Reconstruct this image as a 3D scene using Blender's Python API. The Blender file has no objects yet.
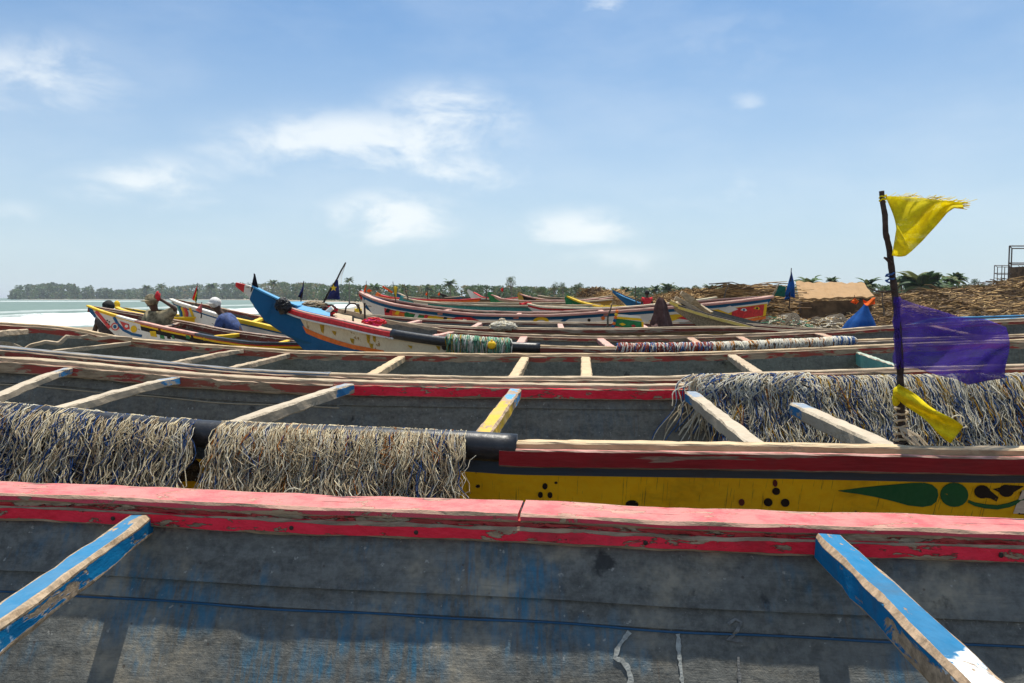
import bpy, math, random
from mathutils import Vector, noise
random.seed(7)
R = random.random
def U(a, b): return a + (b - a) * random.random()
scene = bpy.context.scene
COL = scene.collection
H = 2.2; F = 760.0; TH = math.atan(44 / 760.0)
CT, ST = math.cos(TH), math.sin(TH)

def P(px, py, d):
    rx = (px - 512) / F; up = (341.5 - py) / F
    s = d / (CT + up * ST)
    return Vector((rx * s, d, H + (-ST + up * CT) * s))
def proj(v):
    x, y, z = v.x, v.y, v.z - H
    dep = y * CT - z * ST
    return 512 + F * x / dep, 341.5 - F * (y * ST + z * CT) / dep
def V(x, y, z): return Vector((x, y, z))
def fb(x, y, z, o=3): return noise.fractal(Vector((x, y, z)), 1.0, 2.0, o)

# ------------------------------------------------------------------ materials
def node(t, typ, ins=None, **props):
    n = t.nodes.new(typ)
    for k, v in props.items(): setattr(n, k, v)
    for k, v in (ins or {}).items():
        s = n.inputs[k]
        if isinstance(v, bpy.types.NodeSocket): t.links.new(v, s)
        elif isinstance(v, tuple) and len(v) == 3 and s.type == 'RGBA': s.default_value = (*v, 1)
        else: s.default_value = v
    return n
def mix(t, f, a, b, bt='MIX'):
    n = t.nodes.new('ShaderNodeMix'); n.data_type = 'RGBA'; n.blend_type = bt
    for i, v in ((0, f), (6, a), (7, b)):
        s = n.inputs[i]
        if isinstance(v, bpy.types.NodeSocket): t.links.new(v, s)
        elif isinstance(v, tuple): s.default_value = (*v[:3], 1)
        else: s.default_value = v
    return n.outputs[2]
def rng(t, v, a, b, c=0.0, d=1.0, smooth=True):
    n = node(t, 'ShaderNodeMapRange', {0: v, 1: a, 2: b, 3: c, 4: d}, interpolation_type='SMOOTHSTEP' if smooth else 'LINEAR')
    return n.outputs[0]
def mth(t, op, a, b=0.0):
    return node(t, 'ShaderNodeMath', {0: a, 1: b}, operation=op).outputs[0]
def nz(t, co, scale, detail=5, rough=.6, dist=0.0):
    return node(t, 'ShaderNodeTexNoise', {'Vector': co, 'Scale': scale, 'Detail': min(detail, 5), 'Roughness': rough, 'Distortion': dist}).outputs[0]
def mp(t, co, sc, loc=(0, 0, 0)):
    return node(t, 'ShaderNodeMapping', {'Vector': co, 'Scale': sc, 'Location': loc}).outputs[0]
def newmat(name):
    m = bpy.data.materials.new(name); m.use_nodes = True
    t = m.node_tree; t.nodes.clear()
    out = t.nodes.new('ShaderNodeOutputMaterial')
    bs = t.nodes.new('ShaderNodeBsdfPrincipled'); t.links.new(bs.outputs[0], out.inputs[0])
    return m, t, bs, out
MATS = {}
def paint(name, col, col2=None, wood=(.38, .28, .18), wear=.45, scale=9, stretch=(.25, 1, 1.6), edge=0.0, dust=.25,
          dustcol=(.64, .52, .34), rough=.65, bump=.35, grime=.4, grimecol=(.06, .05, .04), sec=None, scratch=0.0, seed=0.0):
    """weathered brush paint over wood; UV.x runs along a bar, UV.y counts its faces (whole numbers = corners)"""
    m, t, bs, out = newmat(name)
    tc = t.nodes.new('ShaderNodeTexCoord'); ob = mp(t, tc.outputs['Object'], (1, 1, 1), (seed, seed * .7, seed * .3))
    uv = tc.outputs['UV']
    st = mp(t, ob, stretch)
    big = nz(t, ob, 1.7, 4)
    c = mix(t, rng(t, big, .35, .65), col, col2 or tuple(x * .72 for x in col))
    fine = nz(t, st, 55, 4)
    c = mix(t, rng(t, fine, .3, .7, 0, .35), c, tuple(min(1, x * 1.25 + .02) for x in col))
    if sec:      # patch of a second paint: (colour, u0, u1)
        uu = node(t, 'ShaderNodeSeparateXYZ', {0: uv}).outputs[0]
        uu2 = mth(t, 'ADD', uu, mth(t, 'MULTIPLY', nz(t, ob, 14, 6), .28))
        mk = mth(t, 'MULTIPLY', mth(t, 'MULTIPLY', rng(t, uu2, sec[1] + .13, sec[1] + .16), rng(t, nz(t, st, 24, 5, .7), .40, .46)), rng(t, uu2, sec[2] + .16, sec[2] + .13))
        c = mix(t, mk, c, sec[0])
    g = nz(t, mp(t, ob, (.6, 1, 1)), 4.2, 8, .7)
    c = mix(t, rng(t, g, .52, .8, 0, grime), c, grimecol)
    ch = nz(t, st, scale, 9, .68, .4)
    if edge > 0:
        v = node(t, 'ShaderNodeSeparateXYZ', {0: uv}).outputs[1]
        e = mth(t, 'ABSOLUTE', mth(t, 'SUBTRACT', mth(t, 'FRACT', mth(t, 'ADD', v, .5)), .5))
        ch = mth(t, 'ADD', ch, rng(t, e, edge, 0, 0, .32))
    lo = .78 - wear * .45
    chip = rng(t, ch, lo, lo + .035)
    woodn = nz(t, mp(t, ob, (.12 * 8, 8, 8)), 6, 8, .7)
    wc = mix(t, rng(t, woodn, .3, .7), tuple(x * .45 for x in wood), wood)
    c = mix(t, chip, c, wc)
    if scratch > 0:
        s1 = nz(t, mp(t, ob, (22, 1, .7)), 6, 4, .6)
        c = mix(t, rng(t, s1, .62, .66, 0, scratch), c, (.05, .045, .03))
    if dust > 0:
        nzv = node(t, 'ShaderNodeSeparateXYZ', {0: t.nodes.new('ShaderNodeNewGeometry').outputs['Normal']}).outputs[2]
        dm = mth(t, 'MULTIPLY', rng(t, nzv, .45, .92), rng(t, nz(t, ob, 11, 8, .7), .28, .62, dust * .45, dust * 1.25))
        c = mix(t, dm, c, dustcol)
    t.links.new(c, bs.inputs['Base Color'])
    bs.inputs['Roughness'].default_value = max(rough, .75)
    bs.inputs['Specular IOR Level'].default_value = .10
    hgt = mth(t, 'SUBTRACT', mth(t, 'MULTIPLY', nz(t, st, 30, 8, .7), .6), mth(t, 'MULTIPLY', chip, .35))
    b = node(t, 'ShaderNodeBump', {'Height': hgt, 'Strength': bump, 'Distance': .012})
    t.links.new(b.outputs[0], bs.inputs['Normal'])
    MATS[name] = m
    return m
def plain(name, col, var=.35, scale=20, rough=.8, bump=.2, dist=.01, trans=0.0, spec=.3):
    m, t, bs, out = newmat(name)
    ob = t.nodes.new('ShaderNodeTexCoord').outputs['Object']
    n = nz(t, ob, scale, 6, .65)
    c = mix(t, rng(t, n, .3, .7), tuple(x * (1 - var) for x in col), tuple(min(1, x * (1 + var * .6)) for x in col))
    t.links.new(c, bs.inputs['Base Color']); bs.inputs['Roughness'].default_value = rough
    bs.inputs['Specular IOR Level'].default_value = spec
    b = node(t, 'ShaderNodeBump', {'Height': n, 'Strength': bump, 'Distance': dist}); t.links.new(b.outputs[0], bs.inputs['Normal'])
    if trans > 0:
        tr = node(t, 'ShaderNodeBsdfTranslucent', {'Color': c})
        ms = node(t, 'ShaderNodeMixShader', {0: trans, 1: bs.outputs[0], 2: tr.outputs[0]})
        t.links.new(ms.outputs[0], out.inputs[0])
    MATS[name] = m
    return m

# interiors: tarred planks with blue stains and pale scuffs
def tar(name, col, stain=(.02, .12, .25), stainamt=.5, pale=(.22, .20, .15), paleamt=.5, sun=.0):
    m, t, bs, out = newmat(name)
    ob = t.nodes.new('ShaderNodeTexCoord').outputs['Object']
    n1 = nz(t, ob, 2.1, 6, .65); n2 = nz(t, mp(t, ob, (.5, 1, 1.6)), 9, 9, .75); n3 = nz(t, mp(t, ob, (7, 1, 1)), 5, 6, .7)
    n4 = nz(t, ob, 34, 5, .75)
    c = mix(t, rng(t, n2, .3, .72), tuple(x * .6 for x in col), tuple(x * 1.3 for x in col))
    c = mix(t, rng(t, n4, .35, .7, 0, .55), c, tuple(x * 2.1 for x in col))
    c = mix(t, mth(t, 'MULTIPLY', rng(t, n1, .46, .62), rng(t, n3, .38, .62, 0, stainamt)), c, stain)
    c = mix(t, rng(t, nz(t, mp(t, ob, (1, 1, 1), (5, 3, 1)), 3.3, 9, .72), .5, .76, 0, paleamt), c, pale)
    spot = nz(t, ob, 38, 4, .6)
    c = mix(t, rng(t, spot, .66, .7, 0, .7), c, (.36, .35, .31))
    gr = nz(t, mp(t, ob, (1.2, 3, 26)), 9, 5, .7); c = mix(t, rng(t, gr, .52, .74, 0, .28), c, tuple(x * .35 for x in col))
    rn = nz(t, mp(t, ob, (30, 1, 1.2), (2, 8, 3)), 2.2, 4, .55); c = mix(t, mth(t, 'MULTIPLY', rng(t, rn, .60, .70), rng(t, n1, .4, .6, 0, .45)), c, (.13, .07, .035))
    vor = node(t, 'ShaderNodeTexVoronoi', {'Vector': ob, 'Scale': 13.0}).outputs[0]; c = mix(t, rng(t, vor, .07, .04, 0, .6), c, (.05, .03, .02))
    blot = nz(t, mp(t, ob, (1, 1, 1), (9, 2, 4)), 6, 5, .6)
    c = mix(t, rng(t, blot, .64, .72, 0, .8), c, (.008, .008, .009))
    t.links.new(c, bs.inputs['Base Color']); bs.inputs['Roughness'].default_value = .62
    bs.inputs['Specular IOR Level'].default_value = .35
    b = node(t, 'ShaderNodeBump', {'Height': mth(t, 'ADD', mth(t, 'MULTIPLY', n2, .4), mth(t, 'MULTIPLY', mth(t, 'ADD', n4, mth(t, 'MULTIPLY', gr, .3)), .6)), 'Strength': .7, 'Distance': .010})
    t.links.new(b.outputs[0], bs.inputs['Normal'])
    MATS[name] = m
    return m

M_tarA = tar('tarred_plank', (.108, .108, .095), (.004, .15, .27), .7, (.36, .31, .22), .9)
M_tarB = tar('grey_tarred_plank', (.122, .114, .092), (.02, .12, .2), .2, (.17, .17, .15), .5)
M_tarC = tar('green_grey_plank', (.118, .116, .088), (.05, .12, .09), .15, (.17, .16, .12), .5)
M_tarD = tar('dark_plank', (.10, .09, .07), (.03, .1, .12), .2, (.16, .13, .09), .6)
M_redcap = paint('sun_bleached_red', (.56, .035, .065), (.54, .09, .11), (.46, .33, .22), .43, 13, (.5, 1, 1), .10, .50, (.62, .32, .27), bump=.9, grime=.7, grimecol=(.24, .10, .08))
M_red = paint('chipped_red', (.80, .030, .060), (.62, .018, .035), (.42, .30, .20), .47, 17, (.5, 1, 1.3), .10, .0, bump=1.2, grime=.75, grimecol=(.10, .03, .03), seed=3)
M_splint = paint('splintered_wood', (.50, .05, .05), (.30, .06, .05), (.46, .36, .24), .66, 16, (.3, 1, 2), bump=1.4, dust=.0, grime=1.0, grimecol=(.06, .03, .025))
M_bluebeam = paint('blue_beam_paint', (.001, .15, .32), (.003, .12, .26), (.50, .35, .22), .43, 13, (1, .3, 1), .09, .06, (.40, .46, .46), bump=.5, grime=.5, sec=((.72, .74, .72), .72, 1.0))
M_bluebeam2 = paint('worn_blue_beam_paint', (.001, .15, .32), (.003, .12, .26), (.52, .37, .23), .45, 11, (1, .25, 1), .2, .12, (.42, .46, .42), bump=.5, grime=.25, sec=((.72, .74, .72), .84, 1.0), seed=5)
M_wood = paint('weathered_wood', (.52, .38, .22), (.38, .27, .16), (.60, .46, .29), .45, 12, (.3, 1, 1), .1, .45, (.68, .52, .33), bump=.7, grime=.7)
M_woodblue = paint('wood_with_blue_paint', (.42, .34, .24), (.30, .24, .17), (.52, .43, .31), .4, 8, (1, .2, 1), .1, .4, (.62, .54, .42), bump=.5, grime=.4, sec=((.03, .16, .33), -.3, .28))
M_woodby = paint('wood_blue_to_yellow', (.62, .38, .03), (.45, .33, .16), (.50, .36, .24), .5, 6, (1, .4, 1), .1, .1, bump=.5, grime=.3, sec=((.07, .33, .62), -.3, .55))
M_greywood = paint('silvered_wood', (.44, .35, .24), (.30, .22, .15), (.56, .45, .31), .5, 12, (.3, 1, 1), .1, .45, (.60, .47, .32), bump=.8, grime=.8, grimecol=(.09, .06, .04))
M_redwood = paint('faded_red_wood', (.34, .05, .04), (.24, .08, .05), (.42, .31, .20), .62, 11, (.3, 1, 1.4), .15, .55, (.60, .42, .30), bump=.5, grime=.6)
M_redside = paint('dull_red', (.27, .016, .018), (.18, .015, .016), (.30, .2, .14), .3, 8, (.15, 1, 2), .1, .5, (.7, .42, .36), bump=.35, grime=.5)
M_brownred = paint('red_brown_wood', (.20, .045, .03), (.12, .05, .035), (.36, .28, .2), .5, 8, (.2, 1, 1.4), .15, .5, (.6, .48, .38), bump=.5, grime=.6)
M_bluegrey = paint('blue_grey_rail', (.08, .13, .20), (.14, .16, .17), (.46, .38, .28), .5, 9, (.2, 1, 1.5), .15, .3, (.48, .42, .34), bump=.5, grime=.5)
M_bluegrey2 = paint('blue_grey_band', (.05, .085, .14), (.07, .08, .10), (.3, .24, .17), .3, 8, (.1, 1, 2), 0, .1, bump=.3, grime=.5)
M_yellow = paint('ochre_yellow', (.95, .56, .010), (.80, .46, .012), (.28, .18, .06), .26, 8, (.5, 1, .5), 0, .0, bump=.3, grime=.6, grimecol=(.26, .14, .01), scratch=.6)
M_hulldark = paint('hull_bottom_tar', (.05, .045, .04), (.09, .07, .05), (.2, .16, .12), .4, 5, dust=.1)
M_black = plain('black_rubber', (.018, .019, .022), .5, 30, .42, .25, spec=.5)
M_dgreen = paint('dark_green_paint', (.02, .11, .045), (.03, .14, .05), (.60, .36, .02), .30, 14, (1, 1, .6), dust=0, grime=.3, bump=.2)
M_blackp = paint('black_paint', (.016, .013, .012), (.03, .022, .018), (.40, .25, .03), .28, 16, (1, 1, .6), dust=0, grime=.1, bump=.2)
M_maroon = plain('maroon_paint', (.12, .02, .02), .4, 40, .6)
M_white = paint('white_paint', (.74, .72, .66), (.62, .58, .50), (.42, .33, .22), .34, 7, dust=.1, grime=.35, grimecol=(.35, .24, .10), bump=.3)
M_cream = paint('stained_cream', (.70, .62, .44), (.62, .52, .34), (.45, .28, .1), .36, 4, (.8, 1, .5), dust=.1, grime=.6, grimecol=(.50, .27, .05), bump=.3)
M_blue = paint('royal_blue_paint', (.010, .085, .20), (.012, .11, .25), (.4, .35, .25), .25, 6, dust=.1, grime=.3, bump=.3)
M_sky = paint('light_blue_paint', (.09, .34, .60), (.07, .28, .50), (.4, .35, .25), .3, 6, dust=.1, grime=.2, bump=.3)
M_orange = plain('orange_paint', (.80, .17, .02), .2, 20, .6)
M_redp = plain('red_paint', (.62, .03, .035), .3, 20, .6)
M_yelp = paint('bright_yellow_paint', (.78, .50, .02), (.70, .42, .02), (.4, .3, .16), .25, 6, dust=.2, grime=.3, bump=.3)
M_yelworn = paint('worn_yellow_paint', (.78, .54, .09), (.66, .50, .18), (.38, .29, .18), .36, 9, (.5, 1, 1), .2, .2, (.6, .55, .42), bump=.6, grime=.7)
M_yelbrown = paint('brown_stained_yellow', (.46, .28, .05), (.36, .2, .05), (.25, .16, .08), .45, 3, (1, 1, .4), dust=.2, grime=.8)
M_pink = paint('faded_pink_rail', (.52, .20, .17), (.58, .28, .23), (.5, .4, .3), .35, 6, (.2, 1, 1), .1, .5, (.66, .46, .38), bump=.3, grime=.4)
M_green = plain('green_paint', (.02, .20, .06), .3, 20, .6)
M_teal = plain('teal_paint', (.06, .30, .28), .3, 20, .6)
M_tealw = paint('worn_teal', (.10, .30, .24), (.16, .30, .24), (.5, .42, .3), .45, 7, (1, .3, 1), .1, .4, (.7, .62, .5), bump=.5)
M_chalk = plain('chalk', (.36, .37, .34), .3, 60, .9)
M_chalkf = plain('faint_chalk', (.19, .19, .18), .4, 60, .9)
# net twines
M_ncream = plain('cream_twine', (.92, .86, .70), .12, 40, .9, .3, trans=.52)
M_ncream2 = plain('grey_twine', (.72, .62, .46), .12, 40, .9, .3, trans=.52)
M_nwhite = plain('white_twine', (.94, .91, .82), .12, 40, .9, .3, trans=.52)
M_nblue = plain('blue_twine', (.08, .19, .46), .35, 40, .8, .3, trans=.52)
M_norange = plain('orange_twine', (.62, .26, .03), .3, 40, .8, .3, trans=.52)
M_nyellow = plain('yellow_twine', (.70, .48, .05), .3, 40, .8, .3, trans=.52)
M_ngreen = plain('green_twine', (.22, .52, .36), .3, 40, .8, .3, trans=.52)
M_nred = plain('red_twine', (.50, .12, .08), .3, 40, .8, .3, trans=.52)
M_nbase = plain('shaded_matted_net', (.12, .095, .065), .7, 45, .95, 1.0, .03)  # under-layer of net, coloured dark to stand for shade between the twines
M_nbase2 = plain('matted_pale_net', (.34, .30, .24), .6, 35, .95, 1.0, .03)
M_brush = plain('dry_stick', (.38, .24, .10), .6, 3, .9)
M_brush2 = plain('dark_stick', (.13, .08, .04), .5, 3, .9)
M_bark = plain('bark', (.05, .035, .028), .5, 35, .85, .6, .01)
M_bark2 = plain('palm_bark', (.14, .11, .08), .4, 6, .9)
M_leafA = plain('leaf_dark', (.035, .085, .028), .4, .4, .7, 0, trans=.2)
M_leafB = plain('leaf_mid', (.065, .13, .03), .4, .4, .7, 0, trans=.2)
M_leafC = plain('leaf_olive', (.14, .16, .05), .4, .4, .7, 0, trans=.2)
M_leafD = plain('leaf_dry', (.24, .19, .08), .4, .4, .7, 0, trans=.2)

# ------------------------------------------------------------------ mesh helper
ORG = {}
class MB:
    def __init__(s): s.v = []; s.f = []; s.m = []; s.uv = []
    def quad(s, idx, mi=0, uv=None): s.f.append(tuple(idx)); s.m.append(mi); s.uv.append(uv)
    def add(s, p): s.v.append(Vector(p)); return len(s.v) - 1
    def box(s, c, sz, mi=0, rz=0.0, ax=None):
        c = Vector(c); i0 = len(s.v); cr, sr = math.cos(rz), math.sin(rz)
        for dz in (-.5, .5):
            for dx, dy in ((-.5, -.5), (.5, -.5), (.5, .5), (-.5, .5)):
                x, y = dx * sz[0], dy * sz[1]
                s.add(c + V(x * cr - y * sr, x * sr + y * cr, dz * sz[2]))
        for q in ((3, 2, 1, 0), (4, 5, 6, 7), (0, 1, 5, 4), (1, 2, 6, 5), (2, 3, 7, 6), (3, 0, 4, 7)): s.quad([i0 + k for k in q], mi)
    def sweep(s, pts, prof, pm=None, up=V(0, 0, 1), jit=0.0, jf=9.0, caps=True, u0=0.0, scales=None, sd=0.0):
        """prof: list of (a, b, v): a to the side, b up; pm: material slot per profile face"""
        n = len(prof); rows = []; L = u0
        for i, p in enumerate(pts):
            a = pts[max(0, i - 1)]; b = pts[min(len(pts) - 1, i + 1)]
            T = (b - a).normalized(); S = T.cross(up).normalized(); Up = S.cross(T).normalized()
            if i: L += (p - pts[i - 1]).length
            sc = scales[i] if scales else (1, 1)
            row = []
            for k, (pa, pb, pv) in enumerate(prof):
                q = p + S * pa * sc[0] + Up * pb * sc[1]
                if jit:
                    q = q + S * jit * fb(L * jf + k * 9.1 + sd, k * 3.3, sd) + Up * jit * fb(L * jf + k * 5.7, 40 + k * 2.1, sd)
                row.append(s.add(q))
            rows.append((row, L))
        for i in range(len(rows) - 1):
            r0, l0 = rows[i]; r1, l1 = rows[i + 1]
            for k in range(n):
                k2 = (k + 1) % n; va = prof[k][2]; vb = prof[k2][2] if k2 else prof[0][2] + round(prof[-1][2] - prof[0][2] + .2)
                s.quad((r0[k], r1[k], r1[k2], r0[k2]), pm[k] if pm else 0, ((l0, va), (l1, va), (l1, vb), (l0, vb)))
        if caps:
            s.quad(tuple(rows[0][0]), 0); s.quad(tuple(reversed(rows[-1][0])), 0)
    def tube(s, pts, rad, n=6, mi=0, caps=True):
        rows = []; L = 0; ref = V(0, 0, 1)
        for i, p in enumerate(pts):
            a = pts[max(0, i - 1)]; b = pts[min(len(pts) - 1, i + 1)]
            T = (b - a)
            T = T.normalized() if T.length > 1e-9 else V(1, 0, 0)
            S = T.cross(ref)
            if S.length < .05: S = T.cross(V(0, 1, 0))
            S.normalize(); W = S.cross(T)
            r = rad[i] if isinstance(rad, (list, tuple)) else rad
            if i: L += (p - pts[i - 1]).length
            rows.append(([s.add(p + (S * math.cos(k * 6.28318 / n) + W * math.sin(k * 6.28318 / n)) * r) for k in range(n)], L))
        for i in range(len(rows) - 1):
            r0, l0 = rows[i]; r1, l1 = rows[i + 1]
            for k in range(n):
                k2 = (k + 1) % n
                s.quad((r0[k], r1[k], r1[k2], r0[k2]), mi, ((l0, .5), (l1, .5), (l1, .5), (l0, .5)))
        if caps: s.quad(tuple(rows[0][0]), mi); s.quad(tuple(reversed(rows[-1][0])), mi)
    def grid(s, fn, nu, nv, mi=0):
        idx = [[s.add(fn(i / nu, j / nv)) for j in range(nv + 1)] for i in range(nu + 1)]
        for i in range(nu):
            for j in range(nv):
                m_ = mi(i / nu, j / nv) if callable(mi) else mi
                s.quad((idx[i][j], idx[i + 1][j], idx[i + 1][j + 1], idx[i][j + 1]), m_, ((i / nu, j / nv), ((i + 1) / nu, j / nv), ((i + 1) / nu, (j + 1) / nv), (i / nu, (j + 1) / nv)))
        return idx
    def ball(s, c, r, mi=0, n=8, sq=(1, 1, 1), j=0.0):
        c = Vector(c)
        def fn(u, v):
            th = u * 6.28318; ph = v * math.pi
            d = V(math.cos(th) * math.sin(ph) * sq[0], math.sin(th) * math.sin(ph) * sq[1], math.cos(ph) * sq[2])
            k = 1 + j * fb(math.cos(th) * math.sin(ph) * 2 + c.x, math.sin(th) * math.sin(ph) * 2, math.cos(ph) * 2 + c.y)
            return c + d * r * k
        s.grid(fn, n, n // 2 + 2, mi)
    def build(s, name, mats, parent=None, smooth=False, base=None, solid=0.0):
        if not isinstance(mats, (list, tuple)): mats = [mats]
        if parent is not None: o0 = ORG[parent.name]
        elif base is not None: o0 = Vector(base)
        else:
            xs = [v.x for v in s.v]; ys = [v.y for v in s.v]; zs = [v.z for v in s.v]
            o0 = V((min(xs) + max(xs)) / 2, (min(ys) + max(ys)) / 2, min(zs))
        me = bpy.data.meshes.new(name)
        me.from_pydata([v - o0 for v in s.v], [], s.f)
        for m in mats: me.materials.append(m)
        me.polygons.foreach_set('material_index', s.m)
        if any(u for u in s.uv):
            ul = me.uv_layers.new(name='UVMap'); k = 0; flat = []
            for f, u in zip(s.f, s.uv):
                if u and len(u) == len(f):
                    for a in u: flat += [a[0], a[1]]
                else: flat += [0.0, .5] * len(f)
            ul.data.foreach_set('uv', flat)
        if smooth: me.polygons.foreach_set('use_smooth', [True] * len(me.polygons))
        me.validate(); me.update()
        o = bpy.data.objects.new(name, me); COL.objects.link(o)
        if parent is not None: o.parent = parent
        else: o.location = o0
        ORG[o.name] = o0
        if solid:
            md = o.modifiers.new('thickness', 'SOLIDIFY'); md.thickness = solid; md.offset = 0
        return o
def tag(o, label=None, cat=None, group=None, kind=None):
    if label: o['label'] = label
    if cat: o['category'] = cat
    if group: o['group'] = group
    if kind: o['kind'] = kind
    return o
def empty(name, loc, label, cat, group=None):
    o = bpy.data.objects.new(name, None); COL.objects.link(o); o.location = loc; o.empty_display_size = .2
    ORG[o.name] = Vector(loc)
    return tag(o, label, cat, group)
def rect(w, h, b=.006, a0=0.0):
    """bevelled bar, its top centre at (a0, 0)"""
    x0, x1 = a0 - w / 2, a0 + w / 2
    return [(x0 + b, 0, .04), (x1 - b, 0, .96), (x1, -b, 1.04), (x1, -h + b, 1.96), (x1 - b, -h, 2.04), (x0 + b, -h, 2.96), (x0, -h + b, 3.04), (x0, -b, 3.96)]

# ------------------------------------------------------------------ curves along a boat
class Curve:      # y(x), z(x) by monotone cubic
    def __init__(s, pts):
        s.p = sorted([q if isinstance(q, Vector) else P(*q) for q in pts], key=lambda q: q.x)
        s.x = [q.x for q in s.p]; s.c = [s._m([q.y for q in s.p]), s._m([q.z for q in s.p])]
    def _m(s, y):
        x = s.x; n = len(x); d = [(y[i + 1] - y[i]) / (x[i + 1] - x[i]) for i in range(n - 1)]
        m = [d[0]] + [0 if d[i - 1] * d[i] <= 0 else 2 * d[i - 1] * d[i] / (d[i - 1] + d[i]) for i in range(1, n - 1)] + [d[-1]]
        return y, m
    def __call__(s, X):
        x = s.x; X = min(max(X, x[0]), x[-1]); i = 0
        while i < len(x) - 2 and X > x[i + 1]: i += 1
        h = x[i + 1] - x[i]; t = (X - x[i]) / h; r = []
        for y, m in s.c:
            r.append((2 * t ** 3 - 3 * t * t + 1) * y[i] + (t ** 3 - 2 * t * t + t) * h * m[i] + (-2 * t ** 3 + 3 * t * t) * y[i + 1] + (t ** 3 - t * t) * h * m[i + 1])
        return V(X, r[0], r[1])
    def atpx(s, px):
        a, b = s.x[0], s.x[-1]
        for _ in range(40):
            c = (a + b) / 2
            if proj(s(c))[0] < px: a = c
            else: b = c
        return s((a + b) / 2)
def frange(a, b, st):
    n = max(1, int(math.ceil((b - a) / st))); return [a + (b - a) * i / n for i in range(n + 1)]

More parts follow.
